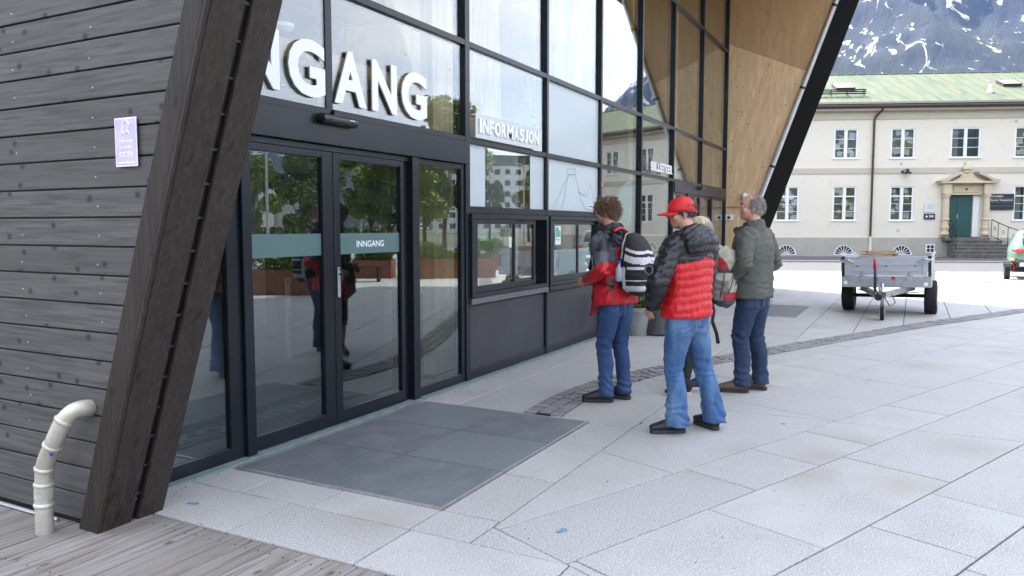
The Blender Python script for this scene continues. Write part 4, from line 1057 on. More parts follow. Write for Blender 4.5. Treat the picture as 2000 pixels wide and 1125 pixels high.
# doorway with columns and broken pediment
P_=ho(MB().box(8.18,8.62,-.16,-.002,1.02,1.16).box(10.2,10.62,-.16,-.002,1.02,1.16),'pilaster_base',M['ylstone'],bevel=.01)
for xc in (8.40,10.41):
    g=MB(); g.lathe([(.22,1.16),(.22,1.26),(.18,1.30),(.16,1.40),(.21,1.50),(.21,1.58),(.17,1.62),(.165,1.9),(.20,1.93),(.20,1.99),(.165,2.02),(.155,3.10),(.20,3.14),(.20,3.22),(.17,3.24),(.17,3.25)],20,c=(xc,-.16,0)); ho(g,'column',M['ylstone'],auto=True)
    ho(MB().box(xc-.21,xc+.21,-.34,-.002,3.25,3.82),'column_block',M['ylstone'],bevel=.015)
ho(MB().box(8.62,10.2,-.10,-.002,3.24,3.82),'lintel',M['ylstone']); ho(MB().box(8.75,10.07,-.13,-.101,3.36,3.72),'lintel_panel',M['ylstone'],bevel=.015)
ho(MB().box(8.0,10.85,-.48,-.002,3.82,3.93),'entablature',M['ylstone'],bevel=.02)
for sgn,x0 in ((1,7.88),(-1,10.97)):
    g=MB(); prof=[(0,3.93),(.10,3.99),(.50,4.12),(1.02,4.40),(1.17,4.42),(1.12,4.30),(.95,4.22),(.62,4.06),(.45,3.93)]
    poly=[(x0+sgn*a,b) for a,b in prof]; 
    g.prism(poly if sgn>0 else poly[::-1],-.5,-.002,f=lambda a,b,h:(a,h,b)); ho(g,'pediment_scroll',M['yltrim'],fix=True)
g=MB(); g.prism([(8.6,3.93),(10.25,3.93),(9.75,4.10),(9.55,4.36),(9.1,4.36),(8.95,4.12)],-.30,-.002,f=lambda a,b,h:(a,h,b)); ho(g,'pediment_centre',M['ylstone'],fix=True)
g=MB(); g.lathe([(.12,4.36),(.17,4.40),(.12,4.45),(.20,4.56),(.19,4.66),(.10,4.76),(.0,4.79)],18,c=(9.33,-.22,0),caps=False); ho(g,'urn',M['ylstone'],auto=True)
g=MB(); g.ell((9.40,-.15,3.53),(.07,.03,.05)); ho(g,'small_emblem',M['black'])
# door
g=MB(); g.box(8.64,9.10,.20,.26,1.05,3.22); g.box(9.115,9.86,.20,.26,1.05,3.22); D_=ho(g,'door',M['greendoor'],bevel=.004)
for a,b in ((8.70,9.05),(9.20,9.78)):
    for c_,d_ in ((1.15,1.45),(1.6,3.1)): MB().box(a,b,.192,.1995,c_,d_).build('door_panel',M['greendoor'],D_,bevel=.006)
MB().box(9.13,9.17,.17,.199,2.0,2.25).build('handle',M['alu'],D_)
ho(MB().box(9.88,10.19,.10,.30,1.05,3.22),'door_reveal',M['winwhite'])
ho(MB().box(8.3,10.5,-.5,.3,.86,1.03),'door_step',M['step'],bevel=.01)
for k in range(5):
    z1=.86-k*.172; d=.30
    g=MB(); w0=8.6-k*.12; w1=10.95+k*.24; y=-.5-(k)*.30
    g.box(w0,w1,y-.30,-.05 if k==0 else y+.02,0.0,z1-.03); g.box(w0-.03,w1+.03,y-.33,y+.04,z1-.03,z1+.0); ho(g,'stone_step',M['step'],bevel=.008)
def railing(pts,name,parent=None):
    g=MB(); top=[Vector(p)+Vector((0,0,.95)) for p in pts]
    g.tube(top,.022,6); low=[Vector(p)+Vector((0,0,.12)) for p in pts]; g.tube(low,.014,6)
    for i,p in enumerate(pts):
        g.tube([Vector(p),Vector(p)+Vector((0,0,.95))],.016,6)
        if i<len(pts)-1:
            c=(Vector(p)+Vector(pts[i+1]))/2+Vector((0,0,.55)); dx=(Vector(pts[i+1])-Vector(p))*.16
            q=[c+dx*math.cos(a)*(1-a/9)+Vector((0,0,.16*math.sin(a)*(1-a/9))) for a in [t*.7 for t in range(10)]]
            g.tube(q,.011,5)
    ho(g,name,M['iron'])
railing([(10.62,-.35,1.0),(10.75,-.75,.83),(11.0,-1.2,.62),(11.35,-1.6,.42),(11.75,-1.95,.2)],'railing')
railing([(8.55,-.35,1.0),(8.5,-.75,.83),(8.42,-1.15,.62),(8.35,-1.55,.42)],'railing')
# lamp, signs on the house
t=thing('wall_lamp','black bell shaped wall lamp between the two rows of windows','lamp'); t.parent=None
def hw(x,y,z): return house.matrix_basis@Vector((x,y,z))
def hthing(name,label,cat,x,y,z): 
    p=hw(x,y,z); return thing(name,label,cat,tuple(p),house.rotation_euler[2])
bpy.data.objects.remove(t)
t=hthing('wall_lamp','black bell shaped wall lamp between the upper and lower windows of the cream house','lamp',6.38,-.02,4.45)
g=MB(); g.tube([(-.18,0,.02),(-.18,-.18,.05),(-.05,-.25,.12),(0,-.26,.10)],.018,6); g.ell((-.18,-.03,.0),(.07,.04,.07)); g.build('arm',M['iron'],t)
g=MB(); g.lathe([(.03,.14),(.06,.12),(.08,.02),(.21,-.10),(.20,-.11),(.05,-.02),(0,-.02)],18,c=(0,-.26,0),caps=False); g.build('shade',M['iron'],t,auto=True)
g=MB(); g.ell((0,-.26,-.09),(.05,.05,.05)); g.build('bulb',M['lamp_glass'],t)
t=hthing('taxi_sign','dark blue board reading Romsdalen and Rauma Taxisentral right of the green door','sign',11.18,-.06,2.46)
MB().box(-.62,.62,-.03,.03,0,.82).build('board',M['signblk'],t,bevel=.004)
for z,w_ in ((.60,1.2),(.40,1.2),(.20,1.2)): MB().box(-.6,.6,-.0325,-.031,z-.005,z+.002).build('rule',M['alu'],t)
T=fit_text('lettering','Romsdalen',M['white'],(-.53,-.031,.66),(1,0,0),(0,0,1),.60,.10,.002,.0); T.parent=t
T=fit_text('lettering','Rauma Taxisentral',M['white'],(-.53,-.031,.455),(1,0,0),(0,0,1),1.05,.10,.002,.0); T.parent=t
t=hthing('wall_plaque','pale glass plaque left of the columned doorway','sign',7.635,-.04,2.32)
MB().box(-.26,.26,-.02,.02,0,.52).build('plate',M['plate2'],t,bevel=.004)
for z in (.40,.34,.27,.2): MB().box(-.12,.18,-.0215,-.0205,z,z+.012).build('text_line',M['line'],t)
t=hthing('small_black_plaque','small black plaque with white triangle under the pale plaque','sign',7.655,-.04,1.97)
MB().box(-.275,.275,-.02,.02,0,.28).build('plate',M['signblk'],t,bevel=.003)
g=MB(); g.add([(-.22,-.0215,.10),(-.08,-.0215,.10),(-.15,-.0215,.22)],[(0,1,2)]); g.build('emblem',M['white'],t)
for z in (.17,.11): MB().box(-.03,.20,-.0215,-.0205,z,z+.03).build('text_line',M['white'],t)
# =====================================================================================
# MOUNTAINS (ring of real terrain)
# =====================================================================================
def interp(x,T):
    for (a,b),(c,d) in zip(T[:-1],T[1:]):
        if a<=x<=c: return b+(d-b)*(x-a)/(c-a)
    return T[0][1] if x<T[0][0] else T[-1][1]
SK=[(-180,7),(-120,9),(-80,7),(-55,5.5),(-42,5.6),(-34,5.2),(-27,3.6),(-22.5,5.0),(-20.5,7.3),(-19,9.0),(-18,9.6),(-15,15),(-11,21),(-5,25),(6,26),(14,23),(25,18),(45,12),(80,8),(130,9),(180,7)]
def terrain(az0,az1,na,name,label=None):
    nr=150; R0,R1=500.,3000.; vs=[];fs=[]
    for i in range(na+1):
        az=az0+(az1-az0)*i/na; ca,sa=math.cos(R(az)),math.sin(R(az)); el=interp(az,SK); near_=1 if az>-22 else 0
        Rp=2300. if az>-17 else 2600.
        for j in range(nr+1):
            r=R0+(R1-R0)*(j/nr)**1.15; x,y=r*ca,r*sa
            t_=min(max((r-R0)/(Rp-R0),0),1); prof=t_**1.35
            h=math.tan(R(el))*Rp*prof
            p=Vector((x/420,y/420,0)); nn=noise.fractal(p,1.0,2.1,6)*.5
            rg=1-abs(noise.noise(Vector((x/260+7,y/260,3)))); rg2=1-abs(noise.noise(Vector((x/95,y/95,9)))); rg3=1-abs(noise.noise(Vector((x/38,y/38,4))))
            h+=(nn*150+(rg-.6)*130+(rg2-.6)*45+(rg3-.6)*16)*min(t_*2,1)*(1 if near_ else .35)*(.35+.65*(1-max(0,t_-.85)/.15*.6))
            if r>Rp: h*=max(0,1-(r-Rp)/(R1-Rp)*.8)
            vs.append((x,y,max(h,-5) -2))
    for i in range(na):
        for j in range(nr):
            a=i*(nr+1)+j; fs.append((a,a+nr+1,a+nr+2,a+1))
    mb=MB(); mb.v=vs; mb.f=fs; mb.m=[0]*len(fs); return mb.build(name,M['mount'],smooth=True)
m=mat('haze_tinted_rock',(.014,.023,.048),.95,col2=(.036,.046,.07),scale=.012,detail=12,lo=.4,hi=.6); nt_=m.node_tree; b_,src=base_link(m)  # blue of distant haze and shade mixed into the rock colour
ge=N(nt_,'ShaderNodeNewGeometry'); sx=N(nt_,'ShaderNodeSeparateXYZ'); nt_.links.new(ge.outputs['Position'],sx.inputs[0])
# forest low down
mrf=N(nt_,'ShaderNodeMapRange'); mrf.inputs['From Min'].default_value=330; mrf.inputs['From Max'].default_value=120
nf=N(nt_,'ShaderNodeTexNoise'); nf.inputs['Scale'].default_value=.006; nf.inputs['Detail'].default_value=8; nt_.links.new(ge.outputs['Position'],nf.inputs[0])
af=N(nt_,'ShaderNodeMath',operation='MULTIPLY_ADD'); af.inputs[1].default_value=-600; nt_.links.new(nf.outputs[0],af.inputs[0]); nt_.links.new(sx.outputs['Z'],af.inputs[2]); 
af2=N(nt_,'ShaderNodeMath',operation='ADD'); af2.inputs[1].default_value=300; nt_.links.new(af.outputs[0],af2.inputs[0]); nt_.links.new(af2.outputs[0],mrf.inputs[0])
mfx=N(nt_,'ShaderNodeMixRGB'); mfx.inputs[2].default_value=(.022,.036,.022,1); nt_.links.new(mrf.outputs[0],mfx.inputs[0]); nt_.links.new(src,mfx.inputs[1])
# snow: streaky noise, couloirs, mostly above the trees
mpn=N(nt_,'ShaderNodeMapping'); mpn.inputs['Rotation'].default_value=(0,0,R(12)); mpn.inputs['Scale'].default_value=(.35,1.3,.55); nt_.links.new(ge.outputs['Position'],mpn.inputs[0])
ns=N(nt_,'ShaderNodeTexNoise'); ns.inputs['Scale'].default_value=.030; ns.inputs['Detail'].default_value=11; ns.inputs['Roughness'].default_value=.62; ns.inputs['Distortion'].default_value=1.2; nt_.links.new(mpn.outputs[0],ns.inputs[0])
mh=N(nt_,'ShaderNodeMapRange'); mh.inputs['From Min'].default_value=150; mh.inputs['From Max'].default_value=900; mh.inputs['To Min'].default_value=-.10; mh.inputs['To Max'].default_value=.06; nt_.links.new(sx.outputs['Z'],mh.inputs[0])
# more snow towards the north-east shoulder (left in the photograph)
ys=N(nt_,'ShaderNodeMapRange'); ys.inputs['From Min'].default_value=-50; ys.inputs['From Max'].default_value=330; ys.inputs['To Min'].default_value=0; ys.inputs['To Max'].default_value=.07; nt_.links.new(sx.outputs['Y'],ys.inputs[0])
a1=N(nt_,'ShaderNodeMath',operation='ADD'); a2=N(nt_,'ShaderNodeMath',operation='ADD'); nt_.links.new(ns.outputs[0],a1.inputs[0]); nt_.links.new(mh.outputs[0],a1.inputs[1]); nt_.links.new(a1.outputs[0],a2.inputs[0]); nt_.links.new(ys.outputs[0],a2.inputs[1])
rs_=N(nt_,'ShaderNodeValToRGB'); rs_.color_ramp.elements[0].position=.522; rs_.color_ramp.elements[1].position=.545; mp2=N(nt_,'ShaderNodeMapping',vector_type='TEXTURE'); mp2.inputs['Rotation'].default_value=(R(-42),0,0); mp2.inputs['Scale'].default_value=(1,.55,2.4); nt_.links.new(ge.outputs['Position'],mp2.inputs[0])
ns2=N(nt_,'ShaderNodeTexNoise'); ns2.inputs['Scale'].default_value=.036; ns2.inputs['Detail'].default_value=12; ns2.inputs['Roughness'].default_value=.68; ns2.inputs['Distortion'].default_value=.3; nt_.links.new(mp2.outputs[0],ns2.inputs[0])
a3=N(nt_,'ShaderNodeMath',operation='ADD'); nt_.links.new(ns2.outputs[0],a3.inputs[0]); nt_.links.new(ys.outputs[0],a3.inputs[1]); a4=N(nt_,'ShaderNodeMath',operation='SUBTRACT'); a4.inputs[1].default_value=.105; nt_.links.new(a3.outputs[0],a4.inputs[0]); a5=N(nt_,'ShaderNodeMath',operation='MAXIMUM'); nt_.links.new(a2.outputs[0],a5.inputs[0]); nt_.links.new(a4.outputs[0],a5.inputs[1])
nt_.links.new(a5.outputs[0],rs_.inputs[0])
msx=N(nt_,'ShaderNodeMixRGB'); msx.inputs[2].default_value=(.80,.82,.85,1); nt_.links.new(rs_.outputs[0],msx.inputs[0]); nt_.links.new(mfx.outputs[0],msx.inputs[1]); nt_.links.new(msx.outputs[0],b_.inputs['Base Color'])
bn=N(nt_,'ShaderNodeTexNoise'); bn.inputs['Scale'].default_value=.05; bn.inputs['Detail'].default_value=12; bn.inputs['Roughness'].default_value=.7; nt_.links.new(mpn.outputs[0],bn.inputs[0])
bp=N(nt_,'ShaderNodeBump'); bp.inputs['Distance'].default_value=14; bp.inputs['Strength'].default_value=1; nt_.links.new(bn.outputs[0],bp.inputs['Height']); nt_.links.new(bp.outputs[0],b_.inputs['Normal'])
M['mount']=m
tag(terrain(-30,30,330,'mountain'),kind='structure')
tag(terrain(30,180,150,'hills'),kind='structure'); tag(terrain(-180,-30,220,'hills'),kind='structure')
# =====================================================================================
# THE OTHER SIDE OF THE SQUARE (seen in the glass)
# =====================================================================================
M['leaf']=mat('leaves',(.11,.18,.035),.55,col2=(.19,.24,.05),scale=.9,rand=.35,island=True,detail=2)
M['leaf2']=mat('leaves_dark',(.055,.10,.022),.6,col2=(.11,.16,.035),scale=.9,rand=.35,island=True,detail=2)
M['bark']=mat('bark',(.09,.075,.06),.9,col2=(.05,.042,.035),scale=8)
def crown_mesh(seed,h0,h1,rad,n,leaf=.13,m='leaf'):
    r_=random.Random(seed); cl=[]
    for _ in range(26):
        z=r_.uniform(h0,h1); t=(z-h0)/(h1-h0); rr__=rad*math.sqrt(max(.05,1-(2*t-1)**2*.85))
        a=r_.uniform(0,6.28); q=rr__*math.sqrt(r_.random())*.8
        cl.append((q*math.cos(a),q*math.sin(a),z,r_.uniform(.45,.85)*rad*.38))
    g=MB()
    for _ in range(n):
        cx,cy,cz,cr=r_.choice(cl); d=Vector((r_.gauss(0,1),r_.gauss(0,1),r_.gauss(0,.8))).normalized()*cr*r_.random()**.35
        p=Vector((cx,cy,cz))+d; s_=leaf*r_.uniform(.6,1.3)
        u=Vector((r_.gauss(0,1),r_.gauss(0,1),r_.gauss(0,1))).normalized(); v=u.orthogonal().normalized()
        g.add([p-u*s_,p+v*s_*.55,p+u*s_,p-v*s_*.55],[(0,1,2,3)])
    return g.mesh('crown',[M[m]]),cl
CR=[crown_mesh(1,2.8,7.0,2.2,8000,.12),crown_mesh(2,3.2,8.5,2.7,9500,.13,m='leaf2'),crown_mesh(3,2.4,6.2,1.9,9000,.12)]
def tree(x,y,k,s,label,rz=0):
    t=thing('tree',label,'tree',(x,y,0),rz,'trees along the far side of the square'); t.scale=(s,s,s); me,cl=CR[k]
    link('crown',me,t); g=MB(); H_=cl and 4.5
    g.tube([(0,0,-.1),(.03,.02,1.2),(-.03,.05,2.6),(.05,0,4.6)],[.17,.13,.11,.05],8)
    for c in cl[:9]: g.tube([(0,.03,1.9+.2*(c[2]%1)),(c[0]*.5,c[1]*.5,(c[2]+2.2)/2),(c[0]*.9,c[1]*.9,c[2])],[.06,.04,.015],6)
    g.build('trunk',M['bark'],t,smooth=True)
TR=[(606,24,284,1,'dark leafy street tree with a bare trunk mirrored in the left sliding door'),(765,35,292,1,'dark street tree mirrored at the edge of the right sliding door'),(832,33,270,0,'yellow green street tree mirrored in the narrow side light'),(872,38,192,1,'tallest street tree, mirrored over the last letter of the entrance sign'),(905,47,225,0,'street tree mirrored by the broad mullion'),(495,33,296,2,'light green young tree mirrored next to the leaning post'),(956,84,352,2,'small street tree left of the white apartment block'),(1034,84,332,0,'street tree right of the white apartment block'),(985,64,440,2,'low street tree seen in the hatch glass'),(1100,75,380,0,'street tree hidden behind the frosted panes')]
for i,(px,D,ty,k,l) in enumerate(TR):
    d=FW*D+RT*((px-1000)/1500*D); s_=(HCAM+(444-ty)/1500*D)/[7.4,8.9,6.5][k]; tree(d.x,7.86-d.y,k,s_,l,i*1.3)
tree(15,-24,1,.9,'tree behind the photographer across the square'); tree(2,-22,0,1,'tree behind the photographer near the deck'); tree(30,-15.5,0,.8,'street tree at the right of the square beyond the trailer')
# hedge bank
g=MB(); r_=random.Random(5)
for _ in range(15000):
    t=r_.random(); x=18+t*42; y=-33-t*4+r_.uniform(-1.4,1.4); z=r_.random()**.6*1.5; u=Vector((r_.gauss(0,1),r_.gauss(0,1),r_.gauss(0,1))).normalized(); v=u.orthogonal(); p=Vector((x,y,z)); s_=.16
    g.add([p-u*s_,p+v*s_*.6,p+u*s_,p-v*s_*.6],[(0,1,2,3)])
o=g.build('hedge',M['leaf2']); tag(o,kind='stuff')
# street beyond
g=MB(); g.box(-30,90,-32,-21,-.006,.002); struct('street',g,M['asphalt'])
g=MB(); g.box(-30,90,-21.1,-20.95,-.006,.10); struct('street_kerb',g,M['granite_b'])
# corten planters with shrubs
M['corten']=mat('corten_steel',(.23,.085,.04),.75,col2=(.15,.055,.03),scale=3,detail=6,lo=.35,hi=.7,fine=(14,(.30,.13,.06),.55,.75))
def planter(x,y,L,w_,h_,rz,label,n=2200):
    t=thing('corten_planter',label,'planter',(x,y,0),rz,'rusty steel planters on the square')
    g=MB(); e=.01
    g.box(0,L,0,e,.0,h_); g.box(0,L,w_-e,w_,0,h_); g.box(0,e,e,w_-e,0,h_); g.box(L-e,L,e,w_-e,0,h_); g.build('box',M['corten'],t)
    g=MB(); g.box(e,L-e,e,w_-e,.1,h_-.06); g.build('soil',M['bark'],t)
    g=MB(); r_=random.Random(int(x*10))
    for _ in range(n):
        u=Vector((r_.gauss(0,1),r_.gauss(0,1),r_.gauss(0,1))).normalized(); v=u.orthogonal(); xx=r_.uniform(.05,L-.05); top=.25+.22*math.sin(xx*2.3+x)+.08; p=Vector((xx,r_.uniform(.05,w_-.05),h_-.05+r_.random()*top)); s_=.045
        g.add([p-u*s_,p+v*s_*.6,p+u*s_,p-v*s_*.6],[(0,1,2,3)])
    g.build('shrubs',M['leaf'],t)
dpx=math.atan2(.60,.31)
planter(13.85,-6.16,1.75,1.3,.58,R(62)-0,'rusty planter full of shrubs nearest the entrance, mirrored in the left door')
bpy.context.view_layer.update()
planter(19.2,-7.6,1.2,1.0,.55,R(62),'short rusty planter mirrored beside the door handle')
planter(19.8,-6.0,2.3,1.2,.60,R(40),'long rusty planter mirrored in the side light')
planter(24.5,-7.4,2.0,1.2,.60,R(40),'rusty planter farther along toward the cream house')
# bench
t=thing('bench','dark slatted bench beside the planters','bench',(17.3,-6.2,0),R(62))
for k in range(5): MB().box(-.9,.9,-.25+k*.1,-.17+k*.1,.42,.45).build('seat_slat',M['trim'],t)
for x in (-.7,.7): MB().box(x-.03,x+.03,-.22,.22,0,.42).build('leg',M['iron'],t)
# bowl planters
for i,(x,y) in enumerate(((36.4,-11.6),(41.5,-15.5))):
    t=thing('bowl_planter',['black bowl planter of yellow flowers mirrored in the first hatch window','second black bowl planter at the left edge of the hatch window'][i],'planter',(x,y,0))
    MB().lathe([(.35,0),(.5,.1),(.75,.55),(.78,.62),(.72,.62),(.6,.5),(0,.5)],24,caps=False).build('bowl',M['black'],t,auto=True)
    g=MB(); r_=random.Random(i)
    for _ in range(700):
        u=Vector((r_.gauss(0,1),r_.gauss(0,1),r_.gauss(0,1))).normalized(); v=u.orthogonal(); a=r_.uniform(0,6.28); q=.65*math.sqrt(r_.random()); p=Vector((q*math.cos(a),q*math.sin(a),.55+r_.random()*.3)); s_=.05
        g.add([p-u*s_,p+v*s_*.6,p+u*s_,p-v*s_*.6],[(0,1,2,3)])
    g.build('flowers',M['leaf'],t)
# lamp posts
for i,(x,y,h_) in enumerate(((22,-14.2,6.),(33,-18.5,6.5),(46,-20.2,6.5),(56,-20.2,6.5))):
    t=thing('street_lamp',['double armed street lamp mirrored in the right door','street lamp by the street behind the trees','street lamp before the white apartment block','farthest street lamp along the street'][i],'street lamp',(x,y,0),0,'street lamps by the street')
    MB().tube([(0,0,0),(0,0,h_)],[.07,.045],10).build('pole',M['steel'],t)
    MB().tube([(-.9,0,h_+.12),(0,0,h_-.02),(.9,0,h_+.12)],.03,6).build('arm',M['steel'],t)
    for s_ in (-1,1): MB().box(s_*.9-.28,s_*.9+.28,-.09,.09,h_+.10,h_+.16).build('lamp_head',M['alu'],t)
# concrete bollard pillar
o=MB().box(-.16,.16,-.16,.16,0,1.1).build('stone_pillar',M['plaster_i'],bevel=.01); o.location=(31,-8.6,0); tag(o,'white stone pillar standing on the sunlit square','pillar')
# white apartment block and neighbours
def block(name,label,x,y,rz,L,D_,floors,wallm,topm,top=True,fh=2.9,nw=8,wh=1.4,ww=1.5):
    t=thing(name,label,'building',(x,y,0),rz); Ht=floors*fh+.6
    ops_=[]
    for f_ in range(floors):
        for k in range(nw):
            a=L*(k+.5)/nw-ww/2; ops_.append((a,a+ww,f_*fh+1.2,f_*fh+1.2+wh))
    xs=sorted(set([0,L]+[o[0] for o in ops_]+[o[1] for o in ops_])); zs=sorted(set([0,Ht]+[o[2] for o in ops_]+[o[3] for o in ops_])); g=MB()
    for i in range(len(xs)-1):
        for j in range(len(zs)-1):
            cx,cz=(xs[i]+xs[i+1])/2,(zs[j]+zs[j+1])/2
            if any(o[0]<cx<o[1] and o[2]<cz<o[3] for o in ops_): continue
            g.add([(xs[i],0,zs[j]),(xs[i+1],0,zs[j]),(xs[i+1],0,zs[j+1]),(xs[i],0,zs[j+1])],[(0,1,2,3)])
    g.box(0,L,.5,D_,0,Ht); g.build('wall',wallm,t)
    for o in ops_:
        w=MB(); w.box(o[0],o[1],.10,.14,o[2],o[2]+.08); w.box(o[0],o[1],.10,.14,o[3]-.08,o[3]); w.box(o[0],o[0]+.08,.10,.14,o[2],o[3]); w.box(o[1]-.08,o[1],.10,.14,o[2],o[3]); w.box((o[0]+o[1])/2-.04,(o[0]+o[1])/2+.04,.10,.14,o[2],o[3])
        W_=w.build('window',M['frame'],t); MB().box(o[0],o[1],.16,.17,o[2],o[3]).build('pane',M['dkglass'],W_)
    if top:
        g=MB(); g.box(1.0,L-1.0,.9,D_-.9,Ht,Ht+2.7); g.box(.6,L-.6,.5,D_-.5,Ht+2.7,Ht+2.95); T_=g.build('top_storey',topm,t)
        for k in range(nw+2):
            a=1.5+(L-3)*k/(nw+2); MB().box(a,a+1.4,.85,.895,Ht+.5,Ht+2.3).build('window',M['dkglass'],T_)
        MB().box(0,L,-.05,.0,Ht-.02,Ht+.25).build('parapet',topm,t)
    else: MB().box(-.2,L+.2,-.2,D_+.2,Ht,Ht+.3).build('roof',topm,t)
M['dkglass']=mat('dark_window_glass',(.03,.035,.045),.08,coat=.5); M['dkgrey']=mat('grey_cladding',(.10,.105,.115),.6)
M['wrender']=mat('white_render',(.70,.70,.68),.8)
block('apartment_block','white apartment block with dark grey set back top storey mirrored in the information window',198.6,-72.,R(-127),42,14,6,M['wrender'],M['dkgrey'],nw=14)
block('grey_block','grey concrete building mirrored at the far left of the left door',44,-37.3,R(-127),22,12,2,mat('grey_render',(.30,.30,.30),.8),M['dkgrey'],False,nw=7)
block('white_hall','low white building behind the trees mirrored above the green stripe',54,-39.6,R(-127),16,12,1,M['wrender'],M['dkgrey'],False,nw=3,fh=3.4)
# haze
hz=MB().box(-3300,3300,-3300,3300,-8,1900).build('haze',[None]) if False else None
hm=bpy.data.materials.new('haze_air'); hm.use_nodes=True; n_=hm.node_tree; n_.nodes.clear(); ov=N(n_,'ShaderNodeOutputMaterial'); pv=N(n_,'ShaderNodeVolumePrincipled'); pv.inputs['Color'].default_value=(.31,.51,1,1); pv.inputs['Density'].default_value=.0001; pv.inputs['Anisotropy'].default_value=.2; n_.links.new(pv.outputs[0],ov.inputs['Volume'])
hz=MB().box(-3300,3300,-3300,3300,-9,1900).build('haze',[hm]); hz['kind']='stuff'
# =====================================================================================
# PEOPLE
# =====================================================================================
def remesh(mb,voxel,smooth=2,factor=.5):
    me=mb.mesh('tmp'); bm=bmesh.new(); bm.from_mesh(me); bmesh.ops.recalc_face_normals(bm,faces=bm.faces); bm.to_mesh(me); bm.free()
    o=bpy.data.objects.new('tmp',me); C.objects.link(o)
    r=o.modifiers.new('r','REMESH'); r.mode='VOXEL'; r.voxel_size=voxel
    if smooth: q=o.modifiers.new('s','SMOOTH'); q.iterations=smooth; q.factor=factor
    dg=bpy.context.evaluated_depsgraph_get(); dg.update(); m=bpy.data.meshes.new_from_object(o.evaluated_get(dg)); bpy.data.objects.remove(o); return m
def displace(me,fn):
    n=len(me.vertices); co=np.empty(n*3); me.vertices.foreach_get('co',co); co=co.reshape(-1,3); no=np.array([v.normal[:] for v in me.vertices])
    d=np.array([fn(Vector(c),Vector(k)) for c,k in zip(co,no)]); co=co+no*d[:,None]; me.vertices.foreach_set('co',co.ravel()); me.update()
def finish(me,name,mats,parent,fn=None,smooth=True):
    me.name=name; me.materials.clear()
    for m in mats: me.materials.append(m)
    if fn: me.polygons.foreach_set('material_index',[fn(p.center,p.normal) for p in me.polygons])
    else: me.polygons.foreach_set('material_index',[0]*len(me.polygons))
    me.polygons.foreach_set('use_smooth',[smooth]*len(me.polygons)); return link(name,me,parent)
def fn3(p,s,seed=0.): return noise.noise(Vector((p.x*s+seed,p.y*s+seed*1.7,p.z*s-seed)))
M['skin']=mat('skin',(.50,.29,.215),.5,col2=(.55,.27,.20),scale=9,bump=.0006,bscale=90)
def denim(n,c,c2,lo=.42,hi=.62):
    return mat(n,c,.85,col2=c2,scale=5.5,stretch=(1.2,1.2,.45),detail=6,lo=lo,hi=hi,bump=.0009,bscale=60,fine=(210,tuple(min(1,v*1.7) for v in c),.56,.75))
M['jean1']=denim('mid_blue_denim',(.020,.050,.135),(.040,.085,.20)); M['jean2']=denim('faded_denim',(.042,.105,.24),(.13,.23,.38),.44,.66); M['jean3']=denim('dark_denim',(.012,.028,.065),(.024,.048,.10))
def cloth(n,c,r=.6,b=.0012,bs=70,c2=None): return mat(n,c,r,col2=c2 or tuple(v*.86 for v in c),scale=6,bump=b,bscale=bs)
M['redj']=cloth('red_shell',(.56,.012,.022),.5); M['greyj']=cloth('grey_shell',(.085,.09,.10),.55); M['navyj']=cloth('navy_shell',(.014,.017,.028),.55)
M['puffr']=cloth('red_quilt',(.60,.012,.018),.42,.002,28); M['puffb']=cloth('black_quilt',(.012,.013,.018),.38,.002,28)
M['olive']=cloth('olive_shell',(.088,.092,.078),.75); M['olived']=cloth('olive_collar',(.035,.037,.034),.8)
M['blackc']=cloth('black_cloth',(.013,.013,.015),.75); M['whitec']=cloth('pale_webbing',(.62,.62,.66),.6); M['beige']=cloth('beige_nylon',(.43,.42,.33),.6); M['beigered']=cloth('dark_red_nylon',(.36,.02,.03),.6); M['slate']=cloth('slate_nylon',(.07,.075,.085),.6)
M['cap']=cloth('red_cap_cloth',(.68,.012,.02),.6,.0008)
def hairm(n,c,c2): return mat(n,c,.55,col2=c2,scale=60,stretch=(1,1,.12),detail=4,lo=.4,hi=.6,bump=.002,bscale=90)
M['hair1']=hairm('auburn_hair',(.10,.055,.03),(.20,.12,.07)); M['hair2']=hairm('grey_hair',(.20,.18,.165),(.34,.32,.30)); M['hair3']=hairm('blonde_hair',(.50,.42,.28),(.62,.55,.42)); M['hair0']=hairm('cropped_hair',(.055,.045,.04),(.09,.075,.065))
M['shoeblk']=mat('black_shoe',(.014,.014,.017),.5,col2=(.02,.022,.03),scale=20); M['shoesole']=mat('shoe_sole',(.03,.03,.03),.7); M['shoepale']=mat('pale_sole',(.62,.50,.42),.6); M['shoenavy']=mat('navy_shoe',(.018,.025,.085),.6); M['suede']=mat('brown_suede',(.17,.115,.075),.9,col2=(.13,.09,.06),scale=30); M['orange']=mat('orange_tab',(.7,.12,.02),.6)
def rotz(v,a,c=(0,0)):
    x,y=v[0]-c[0],v[1]-c[1]; return Vector((c[0]+x*math.cos(a)-y*math.sin(a),c[1]+x*math.sin(a)+y*math.cos(a),v[2]))
